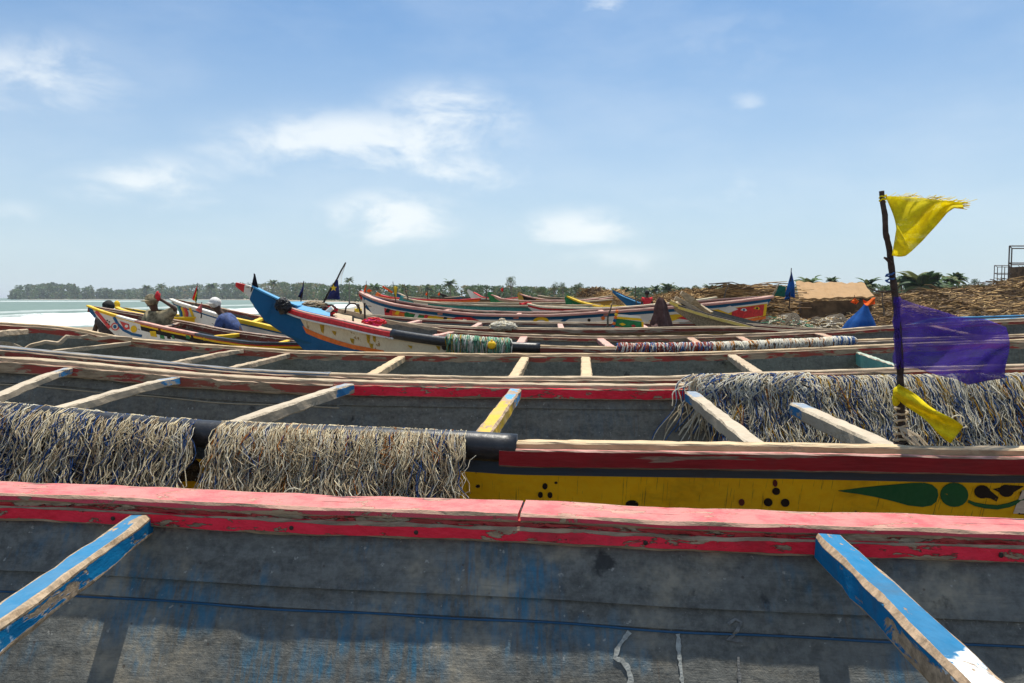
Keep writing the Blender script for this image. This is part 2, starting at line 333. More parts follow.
class Boat:
    def __init__(s, name, label, near, far, mats, matfn, inner, lean=.42, zb=.08, step=.12, group='wooden fishing boats drawn up on the beach', laps=(), th=.035, rocker=.55, cat='fishing boat', shift=0.0, rake=None, drops=None):
        s.shift = shift; s.rake = rake
        s.n = Curve(near); s.f = Curve(far); s.x0 = max(s.n.x[0], s.f.x[0]); s.x1 = min(s.n.x[-1], s.f.x[-1])
        s.lean = lean; s.zb = zb; s.rocker = rocker; s.th = th; s.laps = laps
        mid = (s.x0 + s.x1) / 2
        s.root = empty(name, V(mid, (s.n(mid).y + s.f(mid).y) / 2, 0), label, cat, group)
        nr0 = 14 if not drops else 26
        drops = drops or [0, .03, .06, .09, .12, .16, .2, .25, .3, .36, .43, .5, .6, .75, .9, 1.1, 1.4]
        for l in laps: drops += [l - .002, l + .002]
        drops.sort(); mb = MB(); xs = frange(s.x0, s.x1, step); no = len(mats)
        def skin(fn, flip, mi):
            nr = nr0 + 2 * len(laps); idx = []
            for X in xs:
                h = s.height(X)
                ds = [d for d in drops if d < h * .93][:nr]
                while len(ds) < nr: ds.append(ds[-1] + (h - ds[-1]) * .5)
                ds.append(h)
                idx.append([(mb.add(fn(X, d)), d) for d in ds])
            for i in range(len(xs) - 1):
                for j in range(nr):
                    q = [idx[i][j], idx[i + 1][j], idx[i + 1][j + 1], idx[i][j + 1]]
                    m_ = mi((xs[i] + xs[i + 1]) / 2, (q[0][1] + q[2][1]) / 2) if callable(mi) else mi
                    f = [a[0] for a in q]
                    mb.quad(f[::-1] if flip else f, m_)
            return idx
        s.matfn = matfn
        skin(s.out, True, lambda X, d: matfn(X, d, 0)); skin(s.outf, False, lambda X, d: matfn(X, d, 1))
        skin(s.inn, True, no); skin(s.innn, False, no)
        a = [[mb.add(s.out(X, s.height(X))), mb.add(s.outf(X, s.height(X))), mb.add(s.inn(X, s.height(X) - .05)), mb.add(s.innn(X, s.height(X) - .05))] for X in xs]
        for i in range(len(xs) - 1):
            mb.quad((a[i][0], a[i][1], a[i + 1][1], a[i + 1][0]), no); mb.quad((a[i][2], a[i][3], a[i + 1][3], a[i + 1][2]), no)
        s.hull = mb.build('hull', list(mats) + [inner], s.root)
    def t(s, X): return (2 * X - s.x0 - s.x1) / (s.x1 - s.x0)
    def height(s, X):
        t = abs(s.t(X)); z = min(s.n(X).z, s.f(X).z)
        zb = s.zb + s.rocker * t ** 4
        h = max(.3 * (1 - .2 * t), z - zb)
        if s.rake: h = min(h, s.rake[0] + s.rake[1] * min(X - s.x0, s.x1 - X))
        return h
    def _pt(s, X, d, far, inset):
        c = s.f(X) if far else s.n(X); o = s.n(X) if far else s.f(X)
        half = abs(o.y - c.y) / 2; sg = -1 if far else 1
        off = min(s.lean * d + inset, max(0, half - .004) * (1 if not inset else .96))
        # never cross the centreline
        w = s.lean * s.height(X)
        if w > half * .86: off = inset + (half * .86) * d / s.height(X) if half > inset + .02 else half * .9 * (d / s.height(X))
        y = c.y + sg * min(off, half * .985)
        return V(X, y, c.z - d)
    def out(s, X, d): return s._pt(X, d, False, 0)
    def outf(s, X, d): return s._pt(X, d, True, -s.shift)
    def inn(s, X, d):        # inner face of the far wall (what the camera sees)
        return s._pt(X, d, True, s.th - s.shift + sum(.012 for l in s.laps if d < l))
    def innn(s, X, d): return s._pt(X, d, False, s.th)
    def rail(s, far, w, h, mats, pm=None, name='gunwale', off=0.0, dz=0.0, x0=None, x1=None, step=.1, jit=.003, b=.006, jf=9.0, caps=True):
        c = s.f if far else s.n; sg = -1 if far else 1
        xs = frange(s.x0 if x0 is None else x0, s.x1 if x1 is None else x1, step)
        pts = [c(X) + V(0, -off, dz) for X in xs]
        mb = MB(); mb.sweep(pts, rect(w, h, b), pm, jit=jit, jf=jf, sd=R() * 50, caps=caps)
        return mb.build(name, mats, s.root)
    def beam(s, pf, pn, w=.07, h=.06, mat=None, dz=.03, dzn=None, rnd=False, bend=0.0, inf=.02, inn=.02, label=None):
        a = s.f.atpx(pf) + V(0, -inf, -dz); b = s.n.atpx(pn) + V(0, inn, -(dz if dzn is None else dzn))
        return s.beamw(a, b, w, h, mat, rnd, bend, label)
    def beamw(s, a, b, w, h, mat, rnd=False, bend=0.0, label=None):
        n = max(4, int((b - a).length / .07)); D = b - a; L = D.length; Sd = D.cross(V(0, 0, 1)).normalized()
        pts = [a + D * (i / n) + Sd * bend * math.sin(i / n * 5) + V(0, 0, bend * .7 * math.sin(i / n * 4 + 1)) for i in range(n + 1)]
        mb = MB()
        if rnd: mb.tube(pts, [w / 2 * (1 + .12 * fb(i * .3, w, a.x)) for i in range(n + 1)], 10)
        else: mb.sweep(pts, rect(w, h, min(w, h) * .13), None, jit=.006 if L < 4 else .008, jf=7, sd=R() * 50)
        o = mb.build('crossbeam', mat, s.root, smooth=rnd)
        if label: o['label'] = label
        return o
    def solve(s, fn, px, py, d0=.3):
        X = s.n.atpx(px).x; d = d0
        for _ in range(25):
            q = fn(X, d); a, b = proj(q); X += (px - a) * q.y / F; d += (py - b) * q.y / F * .9; d = max(0, d)
        return X, d
    def decal(s, polys, mats, name, px=True, fn=None, lift=.004, label=None, thick=.003, parent=None):
        """polys: list of (slot, [(px,py)...]) painted marks laid on the near outer wall (or fn)"""
        fn = fn or s.out; mb = MB()
        for mi, pl in polys:
            q3 = []
            for a, b in pl:
                X, d = s.solve(fn, a, b) if px else (a, b)
                p0 = fn(X, d); n = (fn(X + .05, d) - p0).cross(fn(X, d + .05) - p0).normalized()
                if n.y > 0: n = -n
                q3.append((p0 + n * lift, n))
            i0 = [mb.add(p) for p, _ in q3]; i1 = [mb.add(p + n * thick * -1) for p, n in q3]
            c = mb.add(sum((p for p, _ in q3), V(0, 0, 0)) / len(q3) + q3[0][1] * .0004)
            for k in range(len(i0)):
                k2 = (k + 1) % len(i0)
                mb.quad((i0[k], i0[k2], c), mi); mb.quad((i0[k], i1[k], i1[k2], i0[k2]), mi)
        o = mb.build(name, mats, parent or s.root)
        if label: o['label'] = label
        return o
def circ(cx, cy, rx, ry=None, n=14, a0=0.0):
    ry = ry or rx
    return [(cx + rx * math.cos(a0 + 6.28318 * k / n), cy + ry * math.sin(a0 + 6.28318 * k / n)) for k in range(n)]
def ribbon(pts, w):
    out = []; back = []
    for i, (x, y) in enumerate(pts):
        a = pts[max(0, i - 1)]; b = pts[min(len(pts) - 1, i + 1)]; dx, dy = b[0] - a[0], b[1] - a[1]; l = math.hypot(dx, dy) or 1
        ww = w[i] if isinstance(w, (list, tuple)) else w
        out.append((x - dy / l * ww / 2, y + dx / l * ww / 2)); back.append((x + dy / l * ww / 2, y - dx / l * ww / 2))
    return out, back
def ribquads(mi, pts, w):
    a, b = ribbon(pts, w); return [(mi, [a[i], a[i + 1], b[i + 1], b[i]]) for i in range(len(a) - 1)]

# ------------------------------------------------------------------ world, sun, camera
SUN_EL, SUN_AZ = 70.0, 14.0      # azimuth from +Y towards +X
w = bpy.data.worlds.new('World'); scene.world = w; w.use_nodes = True
t = w.node_tree; t.nodes.clear()
wo = t.nodes.new('ShaderNodeOutputWorld')
sky = node(t, 'ShaderNodeTexSky', sky_type='NISHITA', sun_disc=False, sun_elevation=math.radians(SUN_EL), sun_rotation=math.radians(SUN_AZ),
           air_density=1.1, dust_density=1.2, ozone_density=2.2, altitude=0)
tc = t.nodes.new('ShaderNodeTexCoord').outputs['Generated']
sx = node(t, 'ShaderNodeSeparateXYZ', {0: tc}).outputs
yy = mth(t, 'MAXIMUM', sx[1], .02)
cu = mth(t, 'DIVIDE', sx[0], yy); cv = mth(t, 'DIVIDE', sx[2], yy)
n1 = nz(t, mp(t, tc, (1, 1, 2.2)), 9, 9, .62, .3)
n2 = nz(t, mp(t, tc, (1, 1, 2.6), (3, 1, 7)), 3.2, 6, .6)
wx = mth(t, 'ADD', cu, mth(t, 'MULTIPLY', mth(t, 'SUBTRACT', n2, .5), .12))
wy = mth(t, 'ADD', cv, mth(t, 'MULTIPLY', mth(t, 'SUBTRACT', n1, .5), .05))
tot = None      # fair-weather cumulus banks at fixed bearings: bearing, height (tangents), half sizes, weight
for (bx, by, hx, hy, wt) in ((-.61, .292, .13, .058, .62), (-.66, .245, .09, .035, .5), (-.20, .205, .20, .042, 1.0), (-.09, .242, .10, .042, .9), (-.06, .17, .09, .03, .75),
                             (-.48, .158, .11, .034, .75), (-.155, .11, .09, .034, 1.0), (.09, .096, .08, .028, .75), (.305, .148, .035, .026, .5),
                             (.30, .258, .025, .016, .4), (.13, .378, .035, .02, .55), (.27, .34, .13, .06, .25), (.13, .055, .08, .018, .5), (-.40, .075, .10, .014, .3),
                             (-.3, .1, .5, .02, .12), (.2, .13, .2, .05, .22), (-.66, .115, .05, .02, .4)):
    dx = mth(t, 'DIVIDE', mth(t, 'SUBTRACT', wx, bx), hx); dy = mth(t, 'DIVIDE', mth(t, 'SUBTRACT', wy, by), hy)
    r2 = mth(t, 'ADD', mth(t, 'MULTIPLY', dx, dx), mth(t, 'MULTIPLY', dy, dy))
    g = mth(t, 'MULTIPLY', mth(t, 'EXPONENT', mth(t, 'MULTIPLY', r2, -1.0)), wt)
    tot = g if tot is None else mth(t, 'MAXIMUM', tot, g)
front = rng(t, sx[1], .0, .15)
tot = mth(t, 'MULTIPLY', tot, front)
back = mth(t, 'MULTIPLY', rng(t, sx[1], .1, -.1), mth(t, 'MULTIPLY', n2, .9))
tot = mth(t, 'ADD', tot, back)
cl = mth(t, 'MULTIPLY', tot, rng(t, n1, .28, .72, .3, 1.25))
cl = rng(t, cl, .02, .95, 0, .74)
veil = mth(t, 'MULTIPLY', rng(t, n2, .35, .75), .14)
cl = mth(t, 'MAXIMUM', cl, veil)
skyc = mix(t, 1.0, sky.outputs[0], (0.33, .62, .84), 'MULTIPLY')
hz = rng(t, sx[2], .42, .0, 0, .74, False)
skyc = mix(t, hz, skyc, (5.7, 6.45, 7.0))
skyc = mix(t, cl, skyc, (7.3, 7.6, 7.6))
bg = node(t, 'ShaderNodeBackground', {'Color': skyc, 'Strength': .10})
t.links.new(bg.outputs[0], wo.inputs[0])
sl = bpy.data.lights.new('sun', 'SUN'); sl.energy = 4.4; sl.angle = math.radians(.53); sl.color = (1, .935, .82)
so = bpy.data.objects.new('sun', sl); COL.objects.link(so)
e, a = math.radians(SUN_EL), math.radians(SUN_AZ)
sd = V(math.sin(a) * math.cos(e), math.cos(a) * math.cos(e), math.sin(e))
so.rotation_euler = sd.to_track_quat('Z', 'Y').to_euler(); so.location = (0, 0, 30)
cam = bpy.data.cameras.new('camera'); cam.lens = F / 1024 * 36; cam.sensor_width = 36; cam.clip_end = 20000; cam.clip_start = .05
co = bpy.data.objects.new('camera', cam); COL.objects.link(co); co.location = (0, 0, H); co.rotation_euler = (math.pi / 2 - TH, 0, 0)
scene.camera = co
vs = scene.view_settings; vs.view_transform = 'Standard'; vs.look = 'None'; vs.exposure = .50; vs.gamma = 1

# ------------------------------------------------------------------ ground and sea
def interp(x, tab):
    if x <= tab[0][0]: return tab[0][1]
    for (a, b), (c, d) in zip(tab, tab[1:]):
        if x <= c: return b + (d - b) * (x - a) / (c - a)
    return tab[-1][1]
SHORE = [(-602, 6000), (-600, 900), (-330, 880), (-200, 640), (-90, 400), (-55, 260), (-41, 190), (-39, 189)]
def landness(x, y):
    a = (x + 38 + 4 * math.sin(y * .05)) / 22 if y < 189 or x > -38 else -1
    b = (y - interp(x, SHORE)) / 26 if x < -38 else -1
    return max(-1, min(1, max(a, b)))
def bank(x, y):
    """spoil and brush embankment behind the boats, higher to the right"""
    k = interp(x / max(y, 1), [(.06, 0), (.12, .12), (.2, .3), (.28, .72), (.36, .78), (.5, .84), (.62, .98), (.7, 1.05)])
    pr = interp(y, [(17, 0), (21, .45), (26, .8), (30, 1), (60, 1), (90, .7), (140, .4)])
    return 2.5 * k * pr * (1 + .16 * fb(x * .25, y * .25, 3) + .07 * fb(x, y, 1))
def ground(x, y):
    l = landness(x, y)
    z = -.35 + .35 * l if l > 0 else -.35 + 2.0 * l
    if l >= 1: z = 0
    z += .52 * math.exp(-((x + 6.8) / 3.2) ** 2 - ((y - 15.2) / 2.0) ** 2)
    z += .05 * fb(x * .3, y * .3, 0) + .02 * fb(x * 1.7, y * 1.7, 5)
    if y > 16 and x > 0: z += max(0, bank(x, y))
    return z
gx = [-9000, -3000, -1500, -900] + frange(-700, -60, 16) + frange(-56, -8, 2.5) + frange(-7, 44, .6) + frange(46, 130, 5) + [160, 220, 320, 500, 900, 2000, 9000]
gy = [-3000, -300, -60, -20] + frange(-8, 16, .8) + frange(16.5, 60, .6) + frange(62, 200, 4) + frange(210, 1000, 14) + [1100, 1400, 2000, 4000, 9000]
mb = MB(); gi = [[mb.add((x, y, ground(x, y))) for y in gy] for x in gx]
for i in range(len(gx) - 1):
    for j in range(len(gy) - 1): mb.quad((gi[i][j], gi[i + 1][j], gi[i + 1][j + 1], gi[i][j + 1]))
m, t, bs, out = newmat('beach_sand')
ob = t.nodes.new('ShaderNodeTexCoord').outputs['Object']
sep = node(t, 'ShaderNodeSeparateXYZ', {0: ob}).outputs
c = mix(t, rng(t, nz(t, ob, .8, 8, .65), .3, .7), (.26, .20, .13), (.40, .32, .22))
lit = nz(t, ob, 5, 8, .8)
c = mix(t, rng(t, lit, .52, .7, 0, .8), c, (.10, .075, .05))
up = mth(t, 'MULTIPLY', rng(t, sep[2], .45, 1.2), 1.0)
spoil = mix(t, rng(t, nz(t, ob, 1.1, 9, .8), .35, .65), (.05, .034, .022), (.25, .17, .09))
c = mix(t, up, c, spoil)
t.links.new(c, bs.inputs['Base Color']); bs.inputs['Roughness'].default_value = .95
b = node(t, 'ShaderNodeBump', {'Height': mth(t, 'ADD', lit, nz(t, ob, 25, 6, .7)), 'Strength': .8, 'Distance': .08}); t.links.new(b.outputs[0], bs.inputs['Normal'])
tag(mb.build('ground', m, base=(0, 0, 0), smooth=True), kind='structure')
# sea
m, t, bs, out = newmat('sea_water')
ob = t.nodes.new('ShaderNodeTexCoord').outputs['Object']; sep = node(t, 'ShaderNodeSeparateXYZ', {0: ob}).outputs
wv = nz(t, mp(t, ob, (.5, 1, 1)), .45, 9, .68); wl = nz(t, mp(t, ob, (.012, .05, 1)), 1, 5, .6)
c = mix(t, rng(t, wl, .3, .7), (.09, .14, .105), (.125, .185, .14))
c = mix(t, rng(t, wv, .35, .7, 0, .5), c, (.18, .26, .21))
fn_ = nz(t, mp(t, ob, (.05, .018, 1)), 2.2, 9, .7)
xx = mth(t, 'ADD', sep[0], mth(t, 'MULTIPLY', mth(t, 'SUBTRACT', fn_, .5), 20))
f1 = mth(t, 'MULTIPLY', rng(t, xx, -61, -56), rng(t, xx, -37, -43))
f2 = mth(t, 'MULTIPLY', rng(t, xx, -96, -93), rng(t, xx, -78, -86, 0, .35))
yy2 = mth(t, 'ADD', sep[1], mth(t, 'MULTIPLY', mth(t, 'SUBTRACT', fn_, .5), 120))
f3 = mth(t, 'MULTIPLY', mth(t, 'MULTIPLY', rng(t, yy2, 470, 500), rng(t, yy2, 580, 540)), rng(t, sep[0], -180, -290, 0, .8))
foam = mth(t, 'MAXIMUM', mth(t, 'MAXIMUM', f1, f2), f3)
lace = rng(t, nz(t, ob, .5, 9, .75), .28, .5)
foam = mth(t, 'MULTIPLY', foam, lace)
c = mix(t, foam, c, (.84, .86, .86))
t.links.new(c, bs.inputs['Base Color']); t.links.new(rng(t, foam, 0, 1, .5, .9), bs.inputs['Roughness'])
b = node(t, 'ShaderNodeBump', {'Height': mth(t, 'ADD', wv, mth(t, 'MULTIPLY', lace, foam)), 'Strength': .6, 'Distance': .35}); t.links.new(b.outputs[0], bs.inputs['Normal'])
sxs = [-9000, -3000, -1200, -600] + frange(-400, -110, 20) + frange(-104, -30, 2) + [-20]; sys_ = [-3000, -300, -40, 0] + frange(10, 260, 3) + frange(280, 1000, 25) + [1500, 3000, 9500]
def seaz(x, y):
    z = -.32
    if -104 <= x <= -34 and 10 <= y <= 260:
        c1 = -54 + 5 * math.sin(y * .035 + 1) ; z += .75 * math.exp(-((x - c1) / 2.6) ** 2) * (.6 + .4 * fb(x * .3, y * .09, 1)) * min(1, (y - 10) / 20) * min(1, (260 - y) / 30)
        z += .12 * fb(x * .4, y * .15, 2)
    return z
mb = MB(); gi = [[mb.add((x, y, seaz(x, y))) for y in sys_] for x in sxs]
for i in range(len(sxs) - 1):
    for j in range(len(sys_) - 1): mb.quad((gi[i][j], gi[i + 1][j], gi[i + 1][j + 1], gi[i][j + 1]))
tag(mb.build('sea', m, base=(0, 0, 0), smooth=True), kind='structure')

# ------------------------------------------------------------------ boat A: the one in the foreground, seen from inside
bA = Boat('wooden_boat', 'nearest boat seen from inside, with dusty pink-red gunwale, two blue crossbeams and dark tarred planks',
          [V(-6, 1.6, 1.85), V(-4, .75, 1.68), V(-2, .36, 1.6), V(0, .27, 1.6), V(2, .24, 1.6), V(4, .5, 1.65), V(6, 1.3, 1.85)],
          [V(-6, 1.62, 1.85), (-800, 465, 2.3), (0, 486.5, 2.45), (340, 500.5, 2.33), (523, 506, 2.26), (684, 513.5, 2.2), (1024, 523.5, 2.1), (1700, 530, 1.9), V(6, 1.32, 1.85)],
          [M_bluegrey2, M_yellow, M_hulldark], lambda X, d, s: 0 if d < .15 else (1 if d < .5 else 2), M_tarA, lean=.64, shift=.045, laps=(.222, .275), step=.1, zb=.32)
jx = bA.f.atpx(522).x
for a_, b_, ex in ((bA.x0, jx - .004, 1), (jx + .004, bA.x1, 2)):
    o = bA.rail(True, .155, .026, [M_redcap], name='gunwale_board', off=.010, x0=a_, x1=b_, step=.03, jit=.004, b=.007, jf=6)
o = bA.rail(True, .07, .018, [M_splint], name='split_edge', off=.047, dz=-.024, step=.02, jit=.009, b=.004, jf=24)
o = bA.rail(True, .06, .046, [M_red], name='inner_rubbing_board', off=.066, dz=-.038, step=.03, jit=.005, b=.006, jf=8)
o = bA.rail(True, .036, .07, [M_red], name='outer_rubbing_board', off=-.035, dz=-.036, step=.1)
o = bA.rail(False, .125, .034, [M_redcap], name='gunwale_board')
bb = bA.beamw(P(142, 513, 2.34), V(-.95, .30, 1.555), .072, .07, M_bluebeam2)
bb['label'] = 'left blue crossbeam, worn brown along its upper edge'
bb = bA.beamw(P(830, 534, 2.06), V(.715, .27, 1.555), .078, .075, M_bluebeam)
bb['label'] = 'right blue crossbeam with peeling white patch'
for px, ww in ((-700, .07), (1900, .07)): bA.beam(px, px * .9 + 50, ww, .07, M_bluebeam2)
mb = MB(); mb.tube([bA.inn(X, .281) + V(0, -.003, .002 * math.sin(X * 11)) for X in frange(-3.2, 3.2, .05)], .0032, 4); mb.build('seam_cord', M_blue, bA.root)
for (px_, py_) in ((128, 511), (816, 533), (420, 524), (640, 537), (300, 517), (980, 552)):
    q = bA.f.atpx(px_); mb = MB(); mb.ball(q + V(0, -.097, -.062), .007, 0, 8, (1, .5, 1)); mb.build('bolt_head', M_bark, bA.root)
# chalk marks on the planks
def wallmark(b, strokes, mats, name, w, fn=None, lab=None):
    pol = []
    for mi, pts, ww in strokes:
        dense = []
        for (x0, y0), (x1, y1) in zip(pts, pts[1:]):
            n = max(1, int(math.hypot(x1 - x0, y1 - y0) / 3))
            dense += [(x0 + (x1 - x0) * k / n + U(-.4, .4), y0 + (y1 - y0) * k / n) for k in range(n)]
        dense.append(pts[-1])
        pol += ribquads(mi, dense, [ww * U(.55, 1.25) for _ in dense])
    return b.decal(pol, mats, name, fn=fn or b.inn, lift=.004, thick=.002, label=lab)
wallmark(bA, [(0, [(630, 632), (623, 640), (617, 650), (615, 658), (622, 661), (628, 668), (631, 678), (629, 690)], 5.5)], [M_chalk], 'chalk_mark', 5, lab='curved white chalk stroke on the dark planks')
wallmark(bA, [(0, [(678, 634), (679, 655), (681, 672), (683, 692)], 4.5)], [M_chalk], 'chalk_mark', 5, lab='upright white chalk stroke on the dark planks')
wallmark(bA, [(0, [(728, 624), (735, 619), (741, 622), (737, 631), (728, 640), (742, 641)], 3.2)], [M_chalkf], 'chalk_mark', 5, lab='faint chalk figure on the dark planks')
wallmark(bA, [(0, [(738, 657), (739, 672), (740, 688)], 4)], [M_chalkf], 'chalk_mark', 5)

# ------------------------------------------------------------------ boat B: ochre hull with nets over both gunwales
def mB(X, d, s): return 0 if d < .145 else (1 if d < .52 else 2)
bB = Boat('wooden_boat', 'second boat, ochre yellow outside with painted green leaf, nets hung over both sides',
          [(-725, 345, 4.35), (-400, 380, 3.8), (0, 409, 3.45), (205, 427, 3.35), (465, 438, 3.25), (517, 441, 3.22), (764, 444, 3.15), (1024, 448, 3.1), (1400, 440, 3.25), (1842, 360, 4.0)],
          [(-725, 345, 4.4), (-300, 352, 4.9), (0, 357, 5.2), (71, 361.5, 5.25), (128, 367, 5.3), (256, 377, 5.3), (340, 380, 5.3), (512, 383, 5.3), (640, 384.5, 5.3), (764, 383.5, 5.3), (1024, 380, 5.2), (1842, 360, 4.05)],
          [M_bluegrey2, M_yellow, M_hulldark], mB, M_tarB, lean=.36, laps=(.17,), step=.1, shift=.05)
xa = bB.n.atpx(500).x; xe = bB.n.atpx(517).x
bB.rail(False, .075, .035, [M_wood], x0=xa, off=-.012, step=.04, jit=.004)
bB.rail(False, .034, .075, [M_redside], name='rubbing_strake', off=.048, dz=-.026, x0=xa, step=.04, jit=.003)
bB.rail(False, .09, .05, [M_greywood], x0=bB.x0, x1=xa - .005, step=.08, jit=.003)
mb = MB(); pts = [bB.n(X) + V(0, -.004, -.03) for X in frange(bB.n.atpx(-500).x, xe, .06)]
mb.tube(pts, [.061 * (1 + .04 * fb(q.x * 3, 0, 1)) for q in pts], 18); mb.build('rubber_pipe_guard', M_black, bB.root, smooth=True)
bB.rail(True, .11, .04, [M_greywood], step=.05, jit=.003, off=-.01)
xq = bB.f.atpx(335).x
bB.rail(True, .05, .075, [M_redwood], name='inner_rubbing_board', off=.045, dz=-.026, x1=xq, step=.05, jit=.007)
bB.rail(True, .05, .075, [M_red], name='inner_rubbing_board', off=.045, dz=-.026, x0=xq + .004, step=.05, jit=.007)
bB.beam(72, -60, .06, .045, M_woodblue, dz=.04, bend=.01)
bB.beam(180, 0, .065, .052, M_woodblue, rnd=False, dz=.04, bend=.015)
bB.beamw(P(349, 384, 5.2), P(205, 428, 3.4), .075, .068, M_woodblue, bend=.006)
bB.beamw(P(515, 389, 5.2), P(476, 441, 3.28), .085, .07, M_woodby)
bB.beamw(P(691, 391, 5.15), P(762, 447, 3.2), .085, .07, M_woodblue)
bB.beamw(P(797, 403, 4.75), P(900, 449, 3.18), .095, .08, M_woodblue)
mb = MB(); mb.tube([bB.inn(X, .185) + V(0, -.004, .004 * math.sin(X * 7)) for X in frange(-6, -1.2, .06)], .004, 4); mb.build('seam_cord', M_ncream2, bB.root)
# painted motifs
G, K, MR = 0, 1, 2
mats3 = [M_dgreen, M_blackp, M_maroon, M_redp, M_white]
leaf = [(838, 490.5), (850, 489), (865, 487), (880, 485.5), (897, 484), (912, 482.8), (924, 482.6), (932, 484.5), (937, 489), (938, 495), (936, 501), (931, 505), (922, 506.5), (908, 505), (892, 500.5), (875, 496.5), (858, 493.5), (845, 491.8)]
bB.decal([(0, leaf)], mats3, 'painted_leaf')
bB.decal([(0, circ(954, 494.5, 14, 12, 20))], mats3, 'painted_disc')
sw = ribquads(0, [(968, 501), (975, 504), (985, 506), (997, 507), (1008, 505), (1016, 502), (1024, 498), (1034, 490)], [2.5, 3.5, 4, 4, 4, 3.5, 3, 2])
sc = [(1, circ(982, 491.5, 8, 6.5, 14)), (1, [(976, 493), (984, 497), (990, 498), (996, 501), (998, 497), (992, 492), (986, 487)]), (1, circ(1006, 490.5, 7.5, 6, 14)), (1, [(993, 489), (1001, 493), (1009, 494), (1018, 489), (1023, 486), (1010, 485)])]
bB.decal(sw + sc, mats3, 'painted_scroll')
bB.decal([(4, [(1016, 504), (1022, 490), (1024, 490), (1024, 513), (1013, 513)]), (1, [(1020, 492), (1032, 486), (1060, 488), (1060, 514), (1018, 514)])], mats3, 'painted_border')
dots = lambda cx, cy, mt: [(mt, circ(cx, cy - 5, 2.6, 3.1, 10)), (mt, circ(cx - 4.6, cy + 3.6, 2.5, 3, 10)), (mt, circ(cx + 5, cy + 3.8, 2.5, 3, 10))]
for q_ in dots(545, 491, 1): bB.decal([q_], mats3, 'painted_dot')
for q_ in ((1, circ(776, 491, 4, 3.6, 12)), (1, circ(768, 502, 4.4, 4, 12)), (1, circ(785, 502.5, 4.4, 4, 12)), (2, circ(775, 483, 2.4, 3.5, 10)), (2, circ(741.5, 502, 3, 3.4, 10))): bB.decal([q_], mats3, 'painted_dot')
for q_ in ((1, circ(632, 504, 6.5, 4, 14)), (1, circ(478, 486, 2.3, 1.6, 8)), (1, circ(556, 482.5, 1.6, 1.2, 8))): bB.decal([q_], mats3, 'painted_dot')

# ------------------------------------------------------------------ boat C
bC = Boat('wooden_boat', 'third boat, green-grey inside, bare crossbeams, wavy plank at its left end',
          [(-500, 300, 6.4), (-200, 328, 5.8), (0, 346, 5.55), (128, 358, 5.5), (256, 369.5, 5.5), (340, 373, 5.5), (512, 376.5, 5.5), (640, 376.5, 5.5), (764, 372, 5.5), (900, 367.5, 5.5), (1024, 364, 5.4), (1500, 330, 6.3)],
          [(-500, 300, 6.45), (-200, 309, 7.0), (0, 322, 7.3), (60, 326, 7.35), (132, 338, 7.5), (256, 347.5, 7.6), (300, 350.5, 7.6), (512, 353.5, 7.6), (640, 353, 7.6), (716, 351.5, 7.6), (855, 345.5, 7.6), (1024, 339, 7.4), (1500, 330, 6.35)],
          [M_redside, M_hulldark], lambda X, d, s: 0 if d < .12 else 1, M_tarC, lean=.3, step=.15)
xm = bC.n.atpx(330).x
bC.rail(False, .09, .035, [M_bluegrey], x1=xm, step=.06, jit=.0035)
bC.rail(False, .08, .035, [M_greywood], x0=xm + .004, step=.06, jit=.0035)
bC.rail(False, .03, .07, [M_redwood], name='rubbing_strake', off=.045, dz=-.02, step=.08, jit=.005)
bC.rail(True, .09, .035, [M_wood], step=.06, jit=.0035)
bC.rail(True, .03, .075, [M_redwood], name='inner_rubbing_board', off=.045, dz=-.02, step=.08, jit=.006)
bC.beam(289, 216, .055, .045, M_greywood); bC.beam(243, 150, .055, .04, M_greywood, bend=.01)
for a_, b_, w_ in ((402, 364, .08), (525, 511, .085), (585.5, 587, .09), (731, 765, .09)): bC.beam(a_, b_, w_, .06, M_wood if a_ != 731 else M_greywood, inn=0)
bC.beamw(P(24, 329, 7.1), P(-30, 333, 5.9), .07, .05, M_greywood)
bC.beamw(P(-60, 324, 6.9), P(-160, 338, 5.8), .07, .06, M_greywood)
bC.beamw(P(858, 352, 7.55), P(905, 368, 5.6), .05, .13, M_tealw, label='board with worn teal paint set across the boat')
bC.beamw(P(1180, 340, 7.2), P(1240, 352, 6.0), .07, .06, M_greywood)
mb = MB(); wp = []
for i in range(60):
    u = i / 59; px = 24 + 108 * u
    y = interp(px, [(24, 348), (30, 344), (45, 340), (58, 342), (66, 335), (80, 336), (88, 335), (96, 337), (110, 335.5), (132, 337)])
    wp.append(P(px, y, 6.9 + .5 * u))
mb.sweep(wp, rect(.10, .03, .004), jit=.008, jf=5); mb.build('wavy_plank', M_greywood, bC.root)
mb = MB(); wp = [P(0 + 24 * i / 14, interp(i / 14, [(0, 341), (.4, 342), (.7, 345), (1, 348)]), 6.7 + i * .012) for i in range(15)]
mb.sweep(wp, rect(.08, .03, .004), jit=.006); mb.build('wavy_plank', M_greywood, bC.root)
mb = MB(); mb.sweep([P(45 + 85 * i / 12, 351 - 9.5 * (i / 12), 6.7 + i * .05) for i in range(13)], rect(.05, .035, .004), jit=.006); mb.build('stringer', M_greywood, bC.root)

